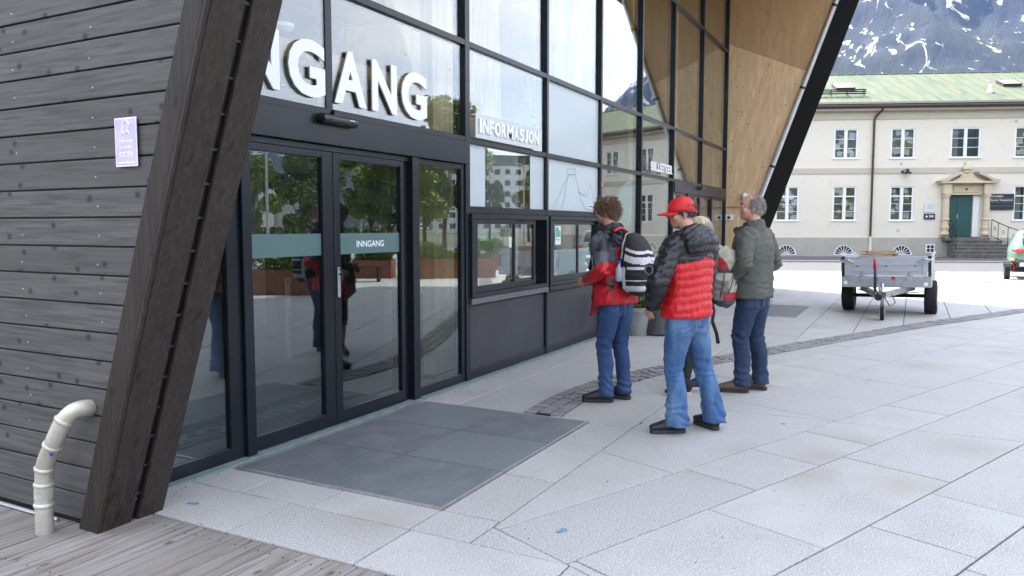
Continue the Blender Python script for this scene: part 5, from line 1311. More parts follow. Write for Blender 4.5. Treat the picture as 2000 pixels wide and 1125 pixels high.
def add_hand(mb,w,d,palm,s=1.,curl=.6):
    """w wrist, d direction, palm: palm normal direction"""
    d=Vector(d).normalized(); n=Vector(palm).normalized(); sdv=d.cross(n).normalized(); n=sdv.cross(d).normalized(); w=Vector(w)
    mb.loft([w-d*.03*s,w,w+d*.04*s,w+d*.085*s],[(.02*s,.024*s),(.019*s,.026*s),(.016*s,.038*s),(.013*s,.039*s)],front=n,n=12)
    for k,L in enumerate((.066,.076,.071,.055)):
        b=w+d*.08*s+sdv*(.03-.02*k)*s; p=[b]; a=0
        for j,f_ in enumerate((.45,.32,.23)):
            a+=curl*.75; p.append(p[-1]+(d*math.cos(a)+n*math.sin(a))*L*f_*s)
        mb.tube(p,[.0098*s,.0092*s,.0085*s,.007*s],8)
    b=w+d*.025*s+sdv*.033*s; mb.tube([b-sdv*.01*s,b+(sdv*.5+d*.7+n*.3).normalized()*.035*s,b+(sdv*.35+d*.9+n*.55).normalized()*.065*s],[.013*s,.011*s,.008*s],8)
def head_geo(mb,c,yaw,pitch,s=1.):
    """head added to body mesh; c: centre; returns transform"""
    T=Matrix.Translation(c)@Matrix.Rotation(yaw,4,'Z')@Matrix.Rotation(pitch,4,'Y')@Matrix.Scale(s,4)
    def e(p,r,rot=None):
        Mx=T.to_3x3() if rot is None else T.to_3x3()@rot
        mb.ell(tuple(T@Vector(p)),r,M=Mx,n=20)
    e((-.008,0,.03),(.098,.077,.092)); e((.020,0,-.035),(.072,.062,.085)); e((.055,0,-.085),(.032,.036,.026)); e((.062,0,.03),(.035,.055,.05))
    e((.082,0,.028),(.012,.048,.010)); e((.101,0,-.018),(.018,.011,.012)); e((.092,0,.003),(.012,.008,.026))
    e((.083,0,-.052),(.012,.024,.006)); e((.081,0,-.065),(.012,.020,.007))
    for sy in (-1,1): e((-.005,sy*.078,-.012),(.019,.008,.032),Matrix.Rotation(sy*R(-20),3,'Z')); e((.062,sy*.042,-.03),(.022,.02,.024)); e((-.004,sy*.078,-.036),(.010,.007,.012))
    return T
def eyes(T,parent,dark=False):
    g=MB()
    for sy in (-1,1): g.ell(tuple(T@Vector((.077,sy*.031,.008))),(.010,.011,.008),M=T.to_3x3())
    g.build('eyes',M['white'],parent,smooth=True); g=MB()
    for sy in (-1,1): g.ell(tuple(T@Vector((.0845,sy*.031,.008))),(.004,.0055,.0055),M=T.to_3x3())
    g.build('irises',M['black'],parent,smooth=True); g=MB()
    for sy in (-1,1): g.tube([T@Vector((.096,sy*.014,.032)),T@Vector((.094,sy*.032,.037)),T@Vector((.078,sy*.05,.031))],.003,6)
    g.build('eyebrows',M['hair0'],parent,smooth=True)
def tufts(T,n,seed,region,ln,rad,m,parent,down=.5,name='hair',jit=.35,base=None):
    r_=random.Random(seed); g=MB()
    if base: 
        for (p,rr_) in base: g.ell(tuple(T@Vector(p)),rr_,M=T.to_3x3(),n=20)
    k=0
    while k<n:
        d=Vector((r_.gauss(0,1),r_.gauss(0,1),r_.gauss(0,1))).normalized(); p=Vector((-.008+d.x*.099,d.y*.079,.03+d.z*.093))
        if not region(p,d): continue
        k+=1; L=ln*r_.uniform(.6,1.3); t=(d*.45+Vector((-.25,0,-down))+Vector((r_.gauss(0,jit),r_.gauss(0,jit),r_.gauss(0,jit)))).normalized()
        q=[p-d*.006,p+d*rad*.6+t*L*.3,p+d*rad*.4+t*L*.7,p+t*L+Vector((r_.gauss(0,.006),r_.gauss(0,.006),-down*.012))]
        g.tube([T@v for v in q],[rad,rad*1.1,rad*.7,rad*.15],5)
    return g.build(name,m,parent,smooth=True)
def shoe(p,ang,parent,m,sole,L=.29,mats2=None,lift=0.,kind=0):
    p=Vector(p); T=Matrix.Translation(p)@Matrix.Rotation(ang,4,'Z')
    g=MB(); k=L/.29
    up=[((-.085,0,.05),(.05,.036)),((-.06,0,.052),(.055,.040)),((.0,0,.050),(.050,.041)),((.06,0,.040),(.036,.045)),((.12,0,.032),(.026,.045)),((.165,0,.026),(.020,.034)),((.182,0,.022),(.010,.018))]
    g.loft([T@Vector((a[0]*k,a[1],a[2]*1.18+.014)) for a,_ in up],[(r[0]*1.12,r[1]*1.04) for _,r in up],front=(0,0,1),n=18,p=2.3)
    g.loft([T@Vector((-.045*k,0,.06)),T@Vector((-.04*k,0,.10)),T@Vector((-.042*k,0,.125))],[(.052,.036),(.046,.034),(.044,.033)],front=tuple(T.to_3x3()@Vector((1,0,0))),n=16)
    me=remesh(g,.006,3); finish(me,'upper',[m],parent)
    g=MB(); out=[(-.10,-.018),(-.10,.018),(-.08,.036),(0,.040),(.07,.050),(.13,.049),(.175,.030),(.188,0),(.175,-.026),(.13,-.042),(.06,-.044),(0,-.038),(-.08,-.035)]
    out=out[::-1]
    g.prism([tuple((T@Vector((a*k*.965,b*.93,0)))[:2]) for a,b in out],p.z+.0,p.z+.031)
    g.build('sole',sole,parent,bevel=.003,fix=True)
    g=MB()
    for j in range(4):
        x=.035+j*.024; g.tube([T@Vector((x*k,-.028,.066-.004*j)),T@Vector((x*k,0,.088-.010*j)),T@Vector((x*k,.028,.066-.004*j))],.003,5)
    g.build('laces',mats2 or M['blackc'],parent,smooth=True)
def person(name_label,x,y,face,H,P):
    t=thing('person',name_label,'person',(x,y,0),face); s=H/1.78; t.scale=(s,s,s)
    V=Vector; fl,fr_=P['feetL'],P['feetR']         # (x,y,ang)
    lean=P.get('lean',0.); hipz=.93
    hipx=(fl[0]+fr_[0])/2*.4+P.get('hx',0)
    def knee(ft,side): return V((ft[0]*.6+hipx*.3+.03+P.get('kx',0),ft[1]*.6+side*.09*.4,.50))
    sh=V((hipx+lean*.50-.01,0,1.44)); neck=sh+V((.0+lean*.04,0,.09)); hd=neck+V((.025+P.get('hfwd',0),0,.135))
    # ----- body (one continuous surface)
    b=MB(); T=head_geo(b,hd,P.get('hyaw',0),P.get('hpitch',0),1.0)
    b.loft([sh+V((-.01,0,-.02)),neck+V((-.005,0,.0)),hd+V((-.015,0,-.06))],[(.07,.085),(.058,.06),(.055,.056)],n=16)
    b.loft([V((hipx,0,.86)),V((hipx+lean*.1,0,1.05)),V((hipx+lean*.3,0,1.25)),sh],[(.10,.15),(.09,.13),(.10,.15),(.07,.15)],n=18)
    arms=[]
    for sd,key in ((1,'armL'),(-1,'armR')):
        S_=sh+V((-.01,sd*.175,-.02)); E_=V(P[key][0]); W_=V(P[key][1]); arms.append((S_,E_,W_))
        b.loft([S_-(E_-S_)*.15+V((0,-sd*.05,.0)),S_,E_,W_],[(.05,.05),(.05,.05),(.04,.04),(.024,.026)],n=14)
        add_hand(b,W_,(W_-E_).normalized()*.6+V(P.get('handdir',(.5,0,-.3))),P.get('palm',(0,-sd,0)),1.0,.7)
    for ft,sd in ((fl,1),(fr_,-1)):
        hp=V((hipx,sd*.09,.90)); an=V((ft[0],ft[1],.09)); b.loft([hp,knee(ft,sd),an],[(.075,.075),(.05,.05),(.035,.035)],n=14)
    me=remesh(b,.0085,2,.4); finish(me,'body',[M['skin']],t); eyes(T,t)
    # ----- trousers
    g=MB(); th=P.get('thigh',.092); kn=P.get('kneer',.070); hm=P.get('hem',.070); st=P.get('seat',(.125,.165))
    g.loft([V((hipx-.005,0,.80)),V((hipx-.012,0,.88)),V((hipx-.01,0,.95)),V((hipx+lean*.1,0,1.04))],[(st[0]*.85,st[1]*.95),(st[0],st[1]),(st[0]*.97,st[1]*.98),(st[0]*.86,st[1]*.90)],n=24,p=2.3)
    ank=[]
    for ft,sd in ((fl,1),(fr_,-1)):
        hp=V((hipx-.012,sd*.083,.86)); K=knee(ft,sd); an=V((ft[0]-.02,ft[1],.135)); ank.append((K,an))
        up_=hp.lerp(K,.45); mid=K.lerp(an,.45)+V((-.018,0,0))
        g.loft([hp+V((0,0,.05)),hp+V((0,0,-.06)),up_,K,mid,K.lerp(an,.8),an,an+V((-.005,0,-.075))],[(th*1.12,th*1.0),(th*1.16,th*1.0),(th*1.0,th*.93),(kn*1.02,kn),(kn*.99,kn*.96),(hm*1.0,hm*.93),(hm*1.05,hm),(hm*1.12,hm*.98)],n=24,p=2.15)
    me=remesh(g,.0095,2,.4)
    sd_=P.get('seed',1.)
    fa=1.35
    def folds(p,n):
        best=9
        for K,an in ank:
            best=min(best,abs((p-K.lerp(an,max(0,min(1,(K.z-p.z)/(K.z-an.z))))).y))
        kz=math.exp(-((p.z-.50)/.10)**2); az_=math.exp(-((p.z-.16)/.10)**2); hz=math.exp(-((p.z-.82)/.07)**2)
        w1=math.sin(p.z*95+fn3(p,7,sd_)*7+p.y*22+p.x*20); w2=math.sin(p.z*70+fn3(p,6,sd_+4)*8-p.y*30)
        return 1.05*(.0075*kz*w1*(.6+fn3(p,12,2))+.009*az_*w2*(.7+fn3(p,10,5))+.004*hz*w1+.006*fn3(V((p.x*1,p.y*1,p.z*.35)),14,sd_)+.0035*fn3(p,34,sd_+3))
    displace(me,folds); T_=finish(me,'trousers',[P['jean']],t)
    # stitching, pockets, belt loops
    if P.get('pockets',True):
        g=MB()
        for sd in (-1,1):
            q=[(-.132,sd*.035,.90),(-.130,sd*.12,.895),(-.120,sd*.118,.80),(-.135,sd*.078,.775),(-.138,sd*.038,.80),(-.132,sd*.035,.90)]
            q=[V(a)+V((hipx-.006,0,0)) for a in q]; g.tube(q,.0022,4)
        g.build('pocket_seams',M['denimseam'],t,smooth=True)
    for (ft,sd) in ((fl,1),(fr_,-1)):
        shoe((ft[0]+.02,ft[1],0),ft[2],t,P['shoe'],P['sole'],mats2=P.get('laces'))
    # ----- jacket
    j=MB(); jw=P.get('jw',1.); jd=P.get('jd',1.); hem=P.get('hemz',.83); fl_=P.get('flare',1.)
    cx=lambda z:hipx+lean*(z-.93)
    prof=[(hem,.145*fl_,.205*fl_),(hem+.05,.148*fl_,.205*fl_),(1.0,.142,.190),(1.12,.138,.185),(1.25,.143,.198),(1.34,.138,.206),(1.41,.115,.198),(1.465,.088,.150),(1.50,.072,.095)]
    j.loft([V((cx(z),0,z)) for z,_,_ in prof],[(a*jd,b_*jw) for _,a,b_ in prof],n=32,p=2.35)
    sw=P.get('sleeve',1.)
    for (S_,E_,W_),sd in zip(arms,(1,-1)):
        j.loft([S_+V((0,-sd*.09,.0)),S_+V((0,-sd*.02,.0)),S_+V((0,sd*.01,-.03)),S_.lerp(E_,.5),E_.lerp(S_,.12),E_,E_.lerp(W_,.15),E_.lerp(W_,.6),W_.lerp(E_,.05)],[(.085*sw,.07*sw),(.085*sw,.075*sw),(.080*sw,.074*sw),(.073*sw,.070*sw),(.068*sw,.067*sw),(.067*sw,.067*sw),(.066*sw,.064*sw),(.056*sw,.056*sw),(.046*sw,.046*sw)],n=22)
    for e in P.get('extra',[]): e(j,cx,hd,sh,T)
    me=remesh(j,.0095,3,.5); displace(me,lambda p,n:P['jfold'](p,n,arms,cx)); finish(me,'jacket',P['jmats'],t,P.get('jcol'))
    return t,T,hd,sh,cx,arms,hipx
M['denimseam']=mat('denim_seam',(.20,.20,.22),.8)
def fold_basic(sd_,amp=1.):
    def f(p,n,arms,cx):
        a=arms[0]; v=0
        for S_,E_,W_ in arms:
            d=(p-E_).length; v+=.010*math.exp(-(d/.09)**2)*math.sin(p.z*85+p.x*55+fn3(p,8,sd_)*6)
            d2=(p-S_).length; v+=.006*math.exp(-(d2/.12)**2)*math.sin((p.z-p.x)*60+fn3(p,7,sd_)*6)
        v+=.011*fn3(Vector((p.x,p.y,p.z*.45)),9,sd_)+.006*fn3(Vector((p.x,p.y,p.z*1.3)),22,sd_+2)+.004*math.sin(p.z*46+p.y*20+fn3(p,6,sd_)*9)*math.exp(-((p.z-1.02)/.12)**2)
        return v*amp
    return f
# ---- person 1: red / grey / navy shell jacket
def p1col(c,n):
    x,y,z=c
    if y>.165 or (x>.12 and y>.10 and z>.98 and z<1.22):         # left arm
        k=z+.55*(x)-.08*y
        if z>1.33 and x<.0: return 2
        return 1 if k>1.155 else 0
    if y<-.19: return 1 if x<0 else 2
    if z>1.36: return 2
    if z>1.24 and abs(y)>.09 : return 1
    if x>.0 and y<.03 and z>.93: return 2
    if x>.075 and y>.02: return 0
    if z<1.10 and y>.055 and x>-.085: return 1
    return 0
def collar(rx,ry,z0,z1,th=.018,dx=0,opening=0.):
    def f(j,cx,hd,sh,T):
        n=20
        ringp=[Vector((sh.x+dx+rx*math.cos(a),ry*math.sin(a),0)) for a in [2*math.pi*k/n for k in range(n+1)]]
        for zz,k_ in ((z0,1.0),(z0+(z1-z0)*.5,1.02),(z1,1.0)):
            pts=[Vector((sh.x+dx+(p.x-sh.x-dx)*k_,p.y*k_,sh.z+zz+.02*math.sin(3*i*.314))) for i,p in enumerate(ringp)]
            j.tube(pts,th,8)
    return f
def flap1(j,cx,hd,sh,T):
    for k in range(5):     # open jacket front hanging forward on the left side
        j.loft([Vector((.155+.012*k,.06-.05*k,1.15)),Vector((.20+.012*k,.07-.05*k,.95)),Vector((.215+.010*k,.08-.05*k,.74+.02*k))],[(.014,.03),(.014,.034),(.012,.028)],front=(1,0,0),n=10)
    j.loft([Vector((.08,.03,1.44)),Vector((.14,.05,1.39)),Vector((.20,.03,1.33)),Vector((.22,.0,1.29))],[(.05,.09),(.055,.10),(.045,.08),(.02,.04)],front=(0,0,1),n=14)
P1=person('person in red, grey and navy jacket with messy brown hair facing the hatch',0,0,0,1.80,dict(feetL=(.04,.10,R(42)),feetR=(.02,-.12,R(15)),armL=((-.09,.285,1.17),(.175,.225,1.075)),armR=((-.05,-.27,1.17),(.21,-.16,1.10)),lean=.12,hfwd=.035,hpitch=R(22),hyaw=R(30),jean=M['jean1'],shoe=M['shoeblk'],sole=M['shoesole'],hem=.062,kneer=.068,thigh=.090,seat=(.125,.155),hemz=.86,flare=1.07,jw=.98,jmats=[M['redj'],M['greyj'],M['navyj']],jcol=p1col,jfold=fold_basic(3.,1.1),extra=[collar(.095,.10,.055,.10,.020,.01),flap1],seed=2.,handdir=(.6,-.1,-.1)))
t1,T1,hd1,sh1,cx1,ar1,hx1=P1
p_=gnd(1200,785); t1.location=(p_.x+.02,p_.y,0); t1.rotation_euler=(0,0,R(70))
tufts(T1,1500,4,lambda p,d:(d.z>-.35 or d.x<-.1) and not(d.x>.45 and d.z<.5),.055,.0032,M['hair1'],t1,.75,base=[((-.014,0,.036),(.104,.086,.098)),((-.045,0,-.03),(.070,.077,.080))],jit=.28)
g=MB(); c=T1@Vector((.10,.035,.008)); g.tube([T1@Vector((.102,.008,.012)),T1@Vector((.106,.05,.012)),T1@Vector((.0,.082,.012))],.0022,5); g.tube([T1@Vector((.104,.032+.018*math.cos(a),.004+.014*math.sin(a))) for a in [k*.63 for k in range(11)]],.0018,5); g.build('glasses',M['black'],t1)
g=MB(); g.tube([Vector((sh1.x-.10,.10*math.cos(a)*0+.09-.18*k/8,sh1.z+.055+.03*math.sin(math.pi*k/8))) for k,a in enumerate(range(9))],.014,6); g.build('hood_roll',M['redj'],t1,smooth=True)
# ---- person 2: red cap, quilted jacket
def p2col(c,n):
    x,y,z=c
    if abs(y)>.212 and z>.88 : return 1
    if abs(y)>.17 and z<1.36 and z>.85 and x>-.05 and False: return 1
    return 1 if z>1.325-.28*abs(y)*.6+(.02 if y<0 else .0) else 0
def p2fold(p,n,arms,cx):
    if abs(p.y)>.212: zz=p.z*1.0+.15*(p.x); pt=.062
    else:
        zz=p.z+.10*abs(p.y)+.012*math.sin(p.y*9); pt=.060 if p.z<1.28 else .055
    if p.z>1.46: 
        zz=p.z+p.x*.7+p.y*.5
    q=abs(math.sin(math.pi*zz/pt)); v=.011*(q**.55)-.005
    # vertical quilting line
    if abs(p.y)<.18 and p.z<1.29 and p.x<0:
        e=abs(p.y-.085-.02*math.sin(p.z*8)); v-=.009*math.exp(-(e/.006)**2)
    return v+.0055*fn3(Vector((p.x*1.6,p.y*1.6,p.z*.8)),24,8.)+.010*fn3(Vector((p.x,p.y,p.z*.5)),8,5.)+.0035*fn3(p,45,2.)
def hood2(j,cx,hd,sh,T):
    j.loft([Vector((sh.x-.13,0,sh.z-.06)),Vector((sh.x-.125,0,sh.z+.0)),Vector((sh.x-.075,0,sh.z+.07)),Vector((sh.x-.03,0,sh.z+.105))],[(.05,.13),(.075,.165),(.085,.155),(.06,.10)],front=(1,0,0),n=24)
    j.loft([Vector((sh.x+.03,-.0,sh.z+.0)),Vector((sh.x+.045,0,sh.z+.09))],[(.10,.125),(.085,.10)],front=(1,0,0),n=20)
P2=person('man in red baseball cap and quilted black and red jacket seen from behind',0,0,0,1.77,dict(feetL=(.03,.05,R(62)),feetR=(-.02,-.29,R(-8)),armL=((-.06,.33,1.17),(.11,.235,.96)),armR=((.04,-.27,1.17),(.22,-.12,1.02)),lean=-.01,hfwd=.055,hyaw=R(58),hpitch=R(6),jean=M['jean2'],shoe=M['shoeblk'],sole=M['shoesole'],hem=.082,kneer=.072,thigh=.094,seat=(.13,.165),hemz=.895,jw=.97,jd=1.10,sleeve=1.12,flare=.98,jmats=[M['puffr'],M['puffb']],jcol=p2col,jfold=p2fold,extra=[hood2],seed=5.,hx=-.02))
t2,T2,hd2,sh2,cx2,ar2,hx2=P2
p_=gnd(1333,846); t2.location=(p_.x,p_.y,0); t2.rotation_euler=(0,0,R(60))
tufts(T2,260,6,lambda p,d:d.x<.25 and d.z<.35 and d.z>-.6,.012,.006,M['hair0'],t2,.5,base=[((-.012,0,.028),(.100,.0795,.092))],jit=.2)
# cap: crown, brim, band
g=MB(); n=24; vs=[];fs=[]
for i in range(9):
    th=math.pi*.5*i/8
    for k in range(n):
        a=2*math.pi*k/n; r_x=.112; r_y=.092; z=.035+.088*math.cos(th)*1.0-.02*(1-math.cos(th))-(.028*(math.sin(th)**3) if math.cos(a)<0 else 0)*abs(math.cos(a))
        f_=math.sin(th)**.8; seam=1-.015*max(0,1-abs(((a/(math.pi/3))%1)-.5)*-2-1.9) 
        vs.append(T2@Vector((-.006+r_x*f_*math.cos(a),r_y*f_*math.sin(a),z)))
for i in range(8):
    for k in range(n):
        k2=(k+1)%n; fs.append((i*n+k,(i+1)*n+k,(i+1)*n+k2,i*n+k2))
g.add(vs,fs); g.ell(tuple(T2@Vector((-.006,0,.125))),(.009,.009,.005),M=T2.to_3x3()); cap=g.build('cap',M['cap'],t2,smooth=True)
sol=cap.modifiers.new('s','SOLIDIFY'); sol.thickness=.004
g=MB(); rows=[]
for i in range(7):
    u=i/6; row_=[]
    for k in range(13):
        v=-1+2*k/12; a=v*R(62); rr_=1
        x0,y0=-.006+.110*math.cos(a),.090*math.sin(a); x=x0+u*.085*math.sqrt(max(0,1-v*v*.80)); y=y0*(1-.10*u); row_.append(T2@Vector((x,y,.020-.012*u-.020*v*v*(.6+.4*u))))
    rows.append(row_)
vs=[p for r_ in rows for p in r_]; fs=[(i*13+k,(i+1)*13+k,(i+1)*13+k+1,i*13+k+1) for i in range(6) for k in range(12)]
g.add(vs,fs); br=g.build('brim',M['cap'],cap,smooth=True); q=br.modifiers.new('s','SOLIDIFY'); q.thickness=.006
g=MB()
for k in range(6):
    a0=k*math.pi/3+.26; g.tube([T2@Vector((-.006+(.1128*math.sin(th)**.8)*math.cos(a0),(.0928*math.sin(th)**.8)*math.sin(a0),.036+.088*math.cos(th)-.02*(1-math.cos(th)))) for th in [R(8+9*i) for i in range(9)]],.0011,4)
g.build('cap_seams',M['cap'],cap,smooth=True)
# arm badge
b_=Vector((-.035,.393,1.255)); g=MB(); g.lathe([(0,0),(.038,0),(.038,.004),(0,.004)],20,caps=False); o=g.build('arm_badge',M['black'],t2); o.location=b_; o.rotation_euler=(R(-90),0,R(20))
g=MB(); g.tube([Vector((.030*math.cos(a),.030*math.sin(a),.005)) for a in [k*.3307 for k in range(20)]],.0014,5); o2=g.build('badge_ring',M['whitec'],t2); o2.location=b_; o2.rotation_euler=(R(-90),0,R(20))
# ---- person 3: grey haired man
def hem3(j,cx,hd,sh,T):
    j.loft([Vector((sh.x+.01,0,sh.z+.0)),Vector((sh.x+.01,0,sh.z+.075)),Vector((sh.x+.015,0,sh.z+.105))],[(.115,.125),(.098,.098),(.094,.094)],front=(1,0,0),n=24)
    j.loft([Vector((sh.x+.06,.0,sh.z-.02)),Vector((sh.x+.13,0,sh.z+.02)),Vector((sh.x+.16,0,sh.z+.04))],[(.05,.11),(.05,.11),(.03,.08)],front=(0,0,1),n=16)
P3=person('grey haired man in olive green jacket and dark jeans standing before the timber wall',0,0,0,1.85,dict(feetL=(.05,.10,R(32)),feetR=(.0,-.13,R(22)),armL=((-.07,.275,1.17),(.15,.215,1.0)),armR=((-.05,-.29,1.17),(.17,-.19,1.0)),lean=.0,hfwd=.015,hyaw=R(42),hpitch=R(-4),jean=M['jean3'],shoe=M['suede'],sole=M['shoesole'],hem=.070,kneer=.072,thigh=.093,seat=(.14,.17),hemz=.86,jw=1.04,jd=1.13,flare=.98,sleeve=1.0,jmats=[M['olive'],M['olived']],jcol=lambda c,n:1 if (c[2]>1.46 and c[0]>.03) else 0,jfold=fold_basic(9.,1.0),extra=[hem3],seed=8.,laces=M['suede']))
t3,T3,hd3,sh3,cx3,ar3,hx3=P3
p_=gnd(1466,765); t3.location=(p_.x,p_.y,0); t3.rotation_euler=(0,0,R(70))
tufts(T3,1000,9,lambda p,d:(d.x<.35 and d.z<.62 and d.z>-.62 and not(d.x>-.1 and d.z<-.05)) or (d.x<.15 and d.z<1.1),.030,.0032,M['hair2'],t3,.75,base=[((-.018,0,.026),(.097,.0815,.090)),((-.05,0,-.025),(.062,.073,.06))],jit=.2)
# ---- person 4: blonde, mostly hidden
P4=person('blonde person in dark clothes mostly hidden behind the red capped man',0,0,0,1.64,dict(feetL=(.10,.26,R(38)),feetR=(.02,-.08,R(30)),armL=((-.03,.25,1.17),(.10,.19,1.02)),armR=((-.03,-.25,1.17),(.12,-.18,1.02)),lean=.0,hyaw=R(5),hpitch=R(8),jean=M['blackc'],shoe=M['shoenavy'],sole=M['shoepale'],hem=.05,kneer=.058,thigh=.080,hemz=.90,jw=.88,jd=.9,jmats=[M['slate']],jfold=fold_basic(4.),seed=3.,pockets=False,laces=M['whitec']))
t4,T4,hd4,sh4,cx4,ar4,hx4=P4
p_=gnd(1366,764); t4.location=(p_.x,p_.y,0); t4.rotation_euler=(0,0,R(92))
tufts(T4,700,12,lambda p,d:(d.z>-.6 and d.x<.5) ,.05,.0045,M['hair3'],t4,.9,base=[((-.014,0,.036),(.103,.085,.097)),((-.045,0,-.04),(.072,.077,.085))],jit=.22)
# =====================================================================================
# BACKPACKS
# =====================================================================================
def place_on(o,person,loc): 
    s_=person.scale[0]; Mx=Matrix.Translation(person.location)@Matrix.Rotation(person.rotation_euler[2],4,'Z'); v=Mx@(Vector(loc)*s_); o.location=v; o.rotation_euler=(0,0,person.rotation_euler[2]); o.scale=(s_,s_,s_)
bp=thing('backpack','black daypack with white curved stripes on the person in the red and grey jacket','backpack')
# local: x forward (towards the back of the wearer), z up from the bottom
g=MB(); g.loft([(-.13,0,-.02),(-.145,0,.02),(-.15,0,.14),(-.145,0,.28),(-.12,0,.38),(-.08,0,.44),(-.04,0,.47)],[(.09,.10),(.135,.145),(.14,.155),(.13,.15),(.105,.13),(.07,.10),(.03,.05)],n=28,p=2.6)
me=remesh(g,.008,2); displace(me,lambda p,n:.006*fn3(p,12,1)+.004*math.sin(p.z*60+fn3(p,8)*5)*.6)
def bcol(c,n):
    x,y,z=c; d=-x
    k=z-.0*abs(y)
    a1=abs((z+.0)-( .335-.55*(d-.20)))    # band near the top
    if d>.13:
        if abs(z-(.375-.35*(d-.13)-.15*abs(y)))<.011: return 1
        if abs(z-(.305-.30*(d-.13)-.15*abs(y)))<.027: return 1
        if abs(z-(.195-.02*(d-.1)))<.010 and d>.16: return 1
        if z<.045 and z>-.005 and d>.15: return 1
        if abs(z-.09)<.004: return 1
    if .075<abs(y)<.16 and .115<d<.145 and z<.20: return 1
    if .085<d<.105 and z>.27: return 1
    return 0
finish(me,'bag',[M['blackc'],M['whitec']],bp,bcol)
g=MB(); g.tube([(-.03,-.03,.45),(-.045,-.02,.49),(-.045,.02,.49),(-.03,.03,.45)],.008,8); g.build('grab_loop',M['blackc'],bp,smooth=True)
for sd in (-1,1):
    g=MB(); pts=[(-.02,sd*.07,.42),(.04,sd*.085,.475),(.12,sd*.10,.485),(.20,sd*.115,.44),(.255,sd*.125,.33),(.24,sd*.155,.18),(.12,sd*.20,.06),(-.02,sd*.15,.03)]
    g.loft(pts,[(.008,.03)]*5+[(.007,.022),(.006,.012),(.006,.012)],front=(0,0,1) if False else (.3,0,1),n=10); g.build('shoulder_strap',M['blackc'],bp,smooth=True)
g=MB(); g.lathe([(.0,0),(.028,.0),(.032,.02),(.032,.10),(.012,.13),(.012,.15),(0,.15)],14,c=(-.10,.175,.08),caps=False); o=g.build('bottle',mat('clear_bottle',(.35,.38,.42),.15),bp,smooth=True)
g=MB(); g.lathe([(.014,.15),(.014,.175),(0,.176)],12,c=(-.10,.175,.08),caps=False); g.build('bottle_cap',mat('blue_cap',(.02,.07,.45),.4),o,smooth=True)
MB().box(-.278,-.272,-.05,.05,.235,.255).build('patch',M['greyj'],bp)
place_on(bp,t1,(-.085+hx1,0,1.00))
bq=thing('backpack','beige and dark red hiking pack with hanging straps behind the red capped man','backpack')
g=MB(); g.loft([(-.10,0,-.03),(-.12,0,.02),(-.13,0,.16),(-.13,0,.30),(-.125,0,.42),(-.09,0,.50),(-.05,0,.55)],[(.07,.10),(.115,.14),(.13,.15),(.125,.15),(.12,.145),(.09,.12),(.04,.07)],n=28,p=2.5)
g.loft([(-.14,0,.33),(-.15,0,.40),(-.14,0,.48),(-.10,0,.545)],[(.09,.10),(.125,.14),(.115,.135),(.06,.09)],n=24,p=2.4)
me=remesh(g,.008,2); displace(me,lambda p,n:.009*fn3(p,10,4)+.006*math.sin(p.z*70+p.y*30+fn3(p,8,2)*6)*.7-(.014*math.exp(-((p.z-.315)/.012)**2)))
def b2(c,n):
    if c[2]>.30 and c[2]<.33: return 2
    x,y,z=c; d=-x
    if d<.035: return 2
    u=(z-.37)*1.0+(d-.14)*.55
    if y>.06 and ((d-.11)/.085)**2+((u)/.075)**2<1: return 1
    if z<.03: return 2
    if z<.11 and d>.15 : return 1
    if y>.10 and z<.23 and d<.2: return 3
    if abs(z-.315)<.01: return 2
    return 0
finish(me,'bag',[M['beige'],M['beigered'],M['slate'],mat('mesh_pocket',(.12,.12,.115),.8,col2=(.28,.26,.20),scale=40)],bq,b2)
g=MB(); g.tube([(-.02,-.03,.53),(-.03,0,.59),(-.02,.03,.53)],.009,8); g.build('grab_loop',M['slate'],bq,smooth=True)
g=MB(); g.loft([(-.005,0,.0),(.0,0,.25),(-.0,0,.52)],[(.02,.135),(.02,.14),(.02,.11)],n=20,p=3); g.build('back_panel',M['slate'],bq,smooth=True)
for k,(a,b_) in enumerate((((-.245,.12,.30),(-.20,.15,.10)),((-.25,.02,.30),(-.26,.10,.18)),((-.25,.10,.27),(-.262,-.02,.17)),((-.16,.152,.30),(-.12,.155,.05)))):
    MB().tube([a,tuple((Vector(a)+Vector(b_))/2+Vector((-.008,.006,0))),b_],.0055,6).build('compression_strap',M['slate'],bq,smooth=True)
def strap(pts,w,name='hanging_strap'):
    g=MB(); g.loft(pts,[(.003,w)]*len(pts),front=(0,1,0),n=8,p=4); return g.build(name,M['blackc'],bq,smooth=True)
strap([(-.03,.12,.02),(-.06,.14,-.08),(-.05,.155,-.18),(-.095,.16,-.30),(-.115,.165,-.40)],.018)
strap([(.0,.13,.05),(.02,.15,-.15),(.03,.15,-.35),(.035,.15,-.60)],.022)
g=MB(); g.box(.01,.06,.13,.17,-.66,-.60); g.tube([(.035,.15,-.62),(.06,.17,-.66),(.02,.15,-.69),(.045,.13,-.64)],.006,6); g.build('strap_buckle',M['black'],bq)
for sd in (-1,1):
    g=MB(); pts=[(.0,sd*.07,.48),(.06,sd*.085,.52),(.13,sd*.10,.51),(.20,sd*.11,.44),(.24,sd*.12,.32),(.22,sd*.15,.18),(.10,sd*.18,.06),(.0,sd*.14,.03)]
    g.loft(pts,[(.009,.03)]*5+[(.007,.022),(.006,.014),(.006,.014)],front=(.3,0,1),n=10); g.build('shoulder_strap',M['slate'],bq,smooth=True)
place_on(bq,t4,(-.12+hx4,0,.93))
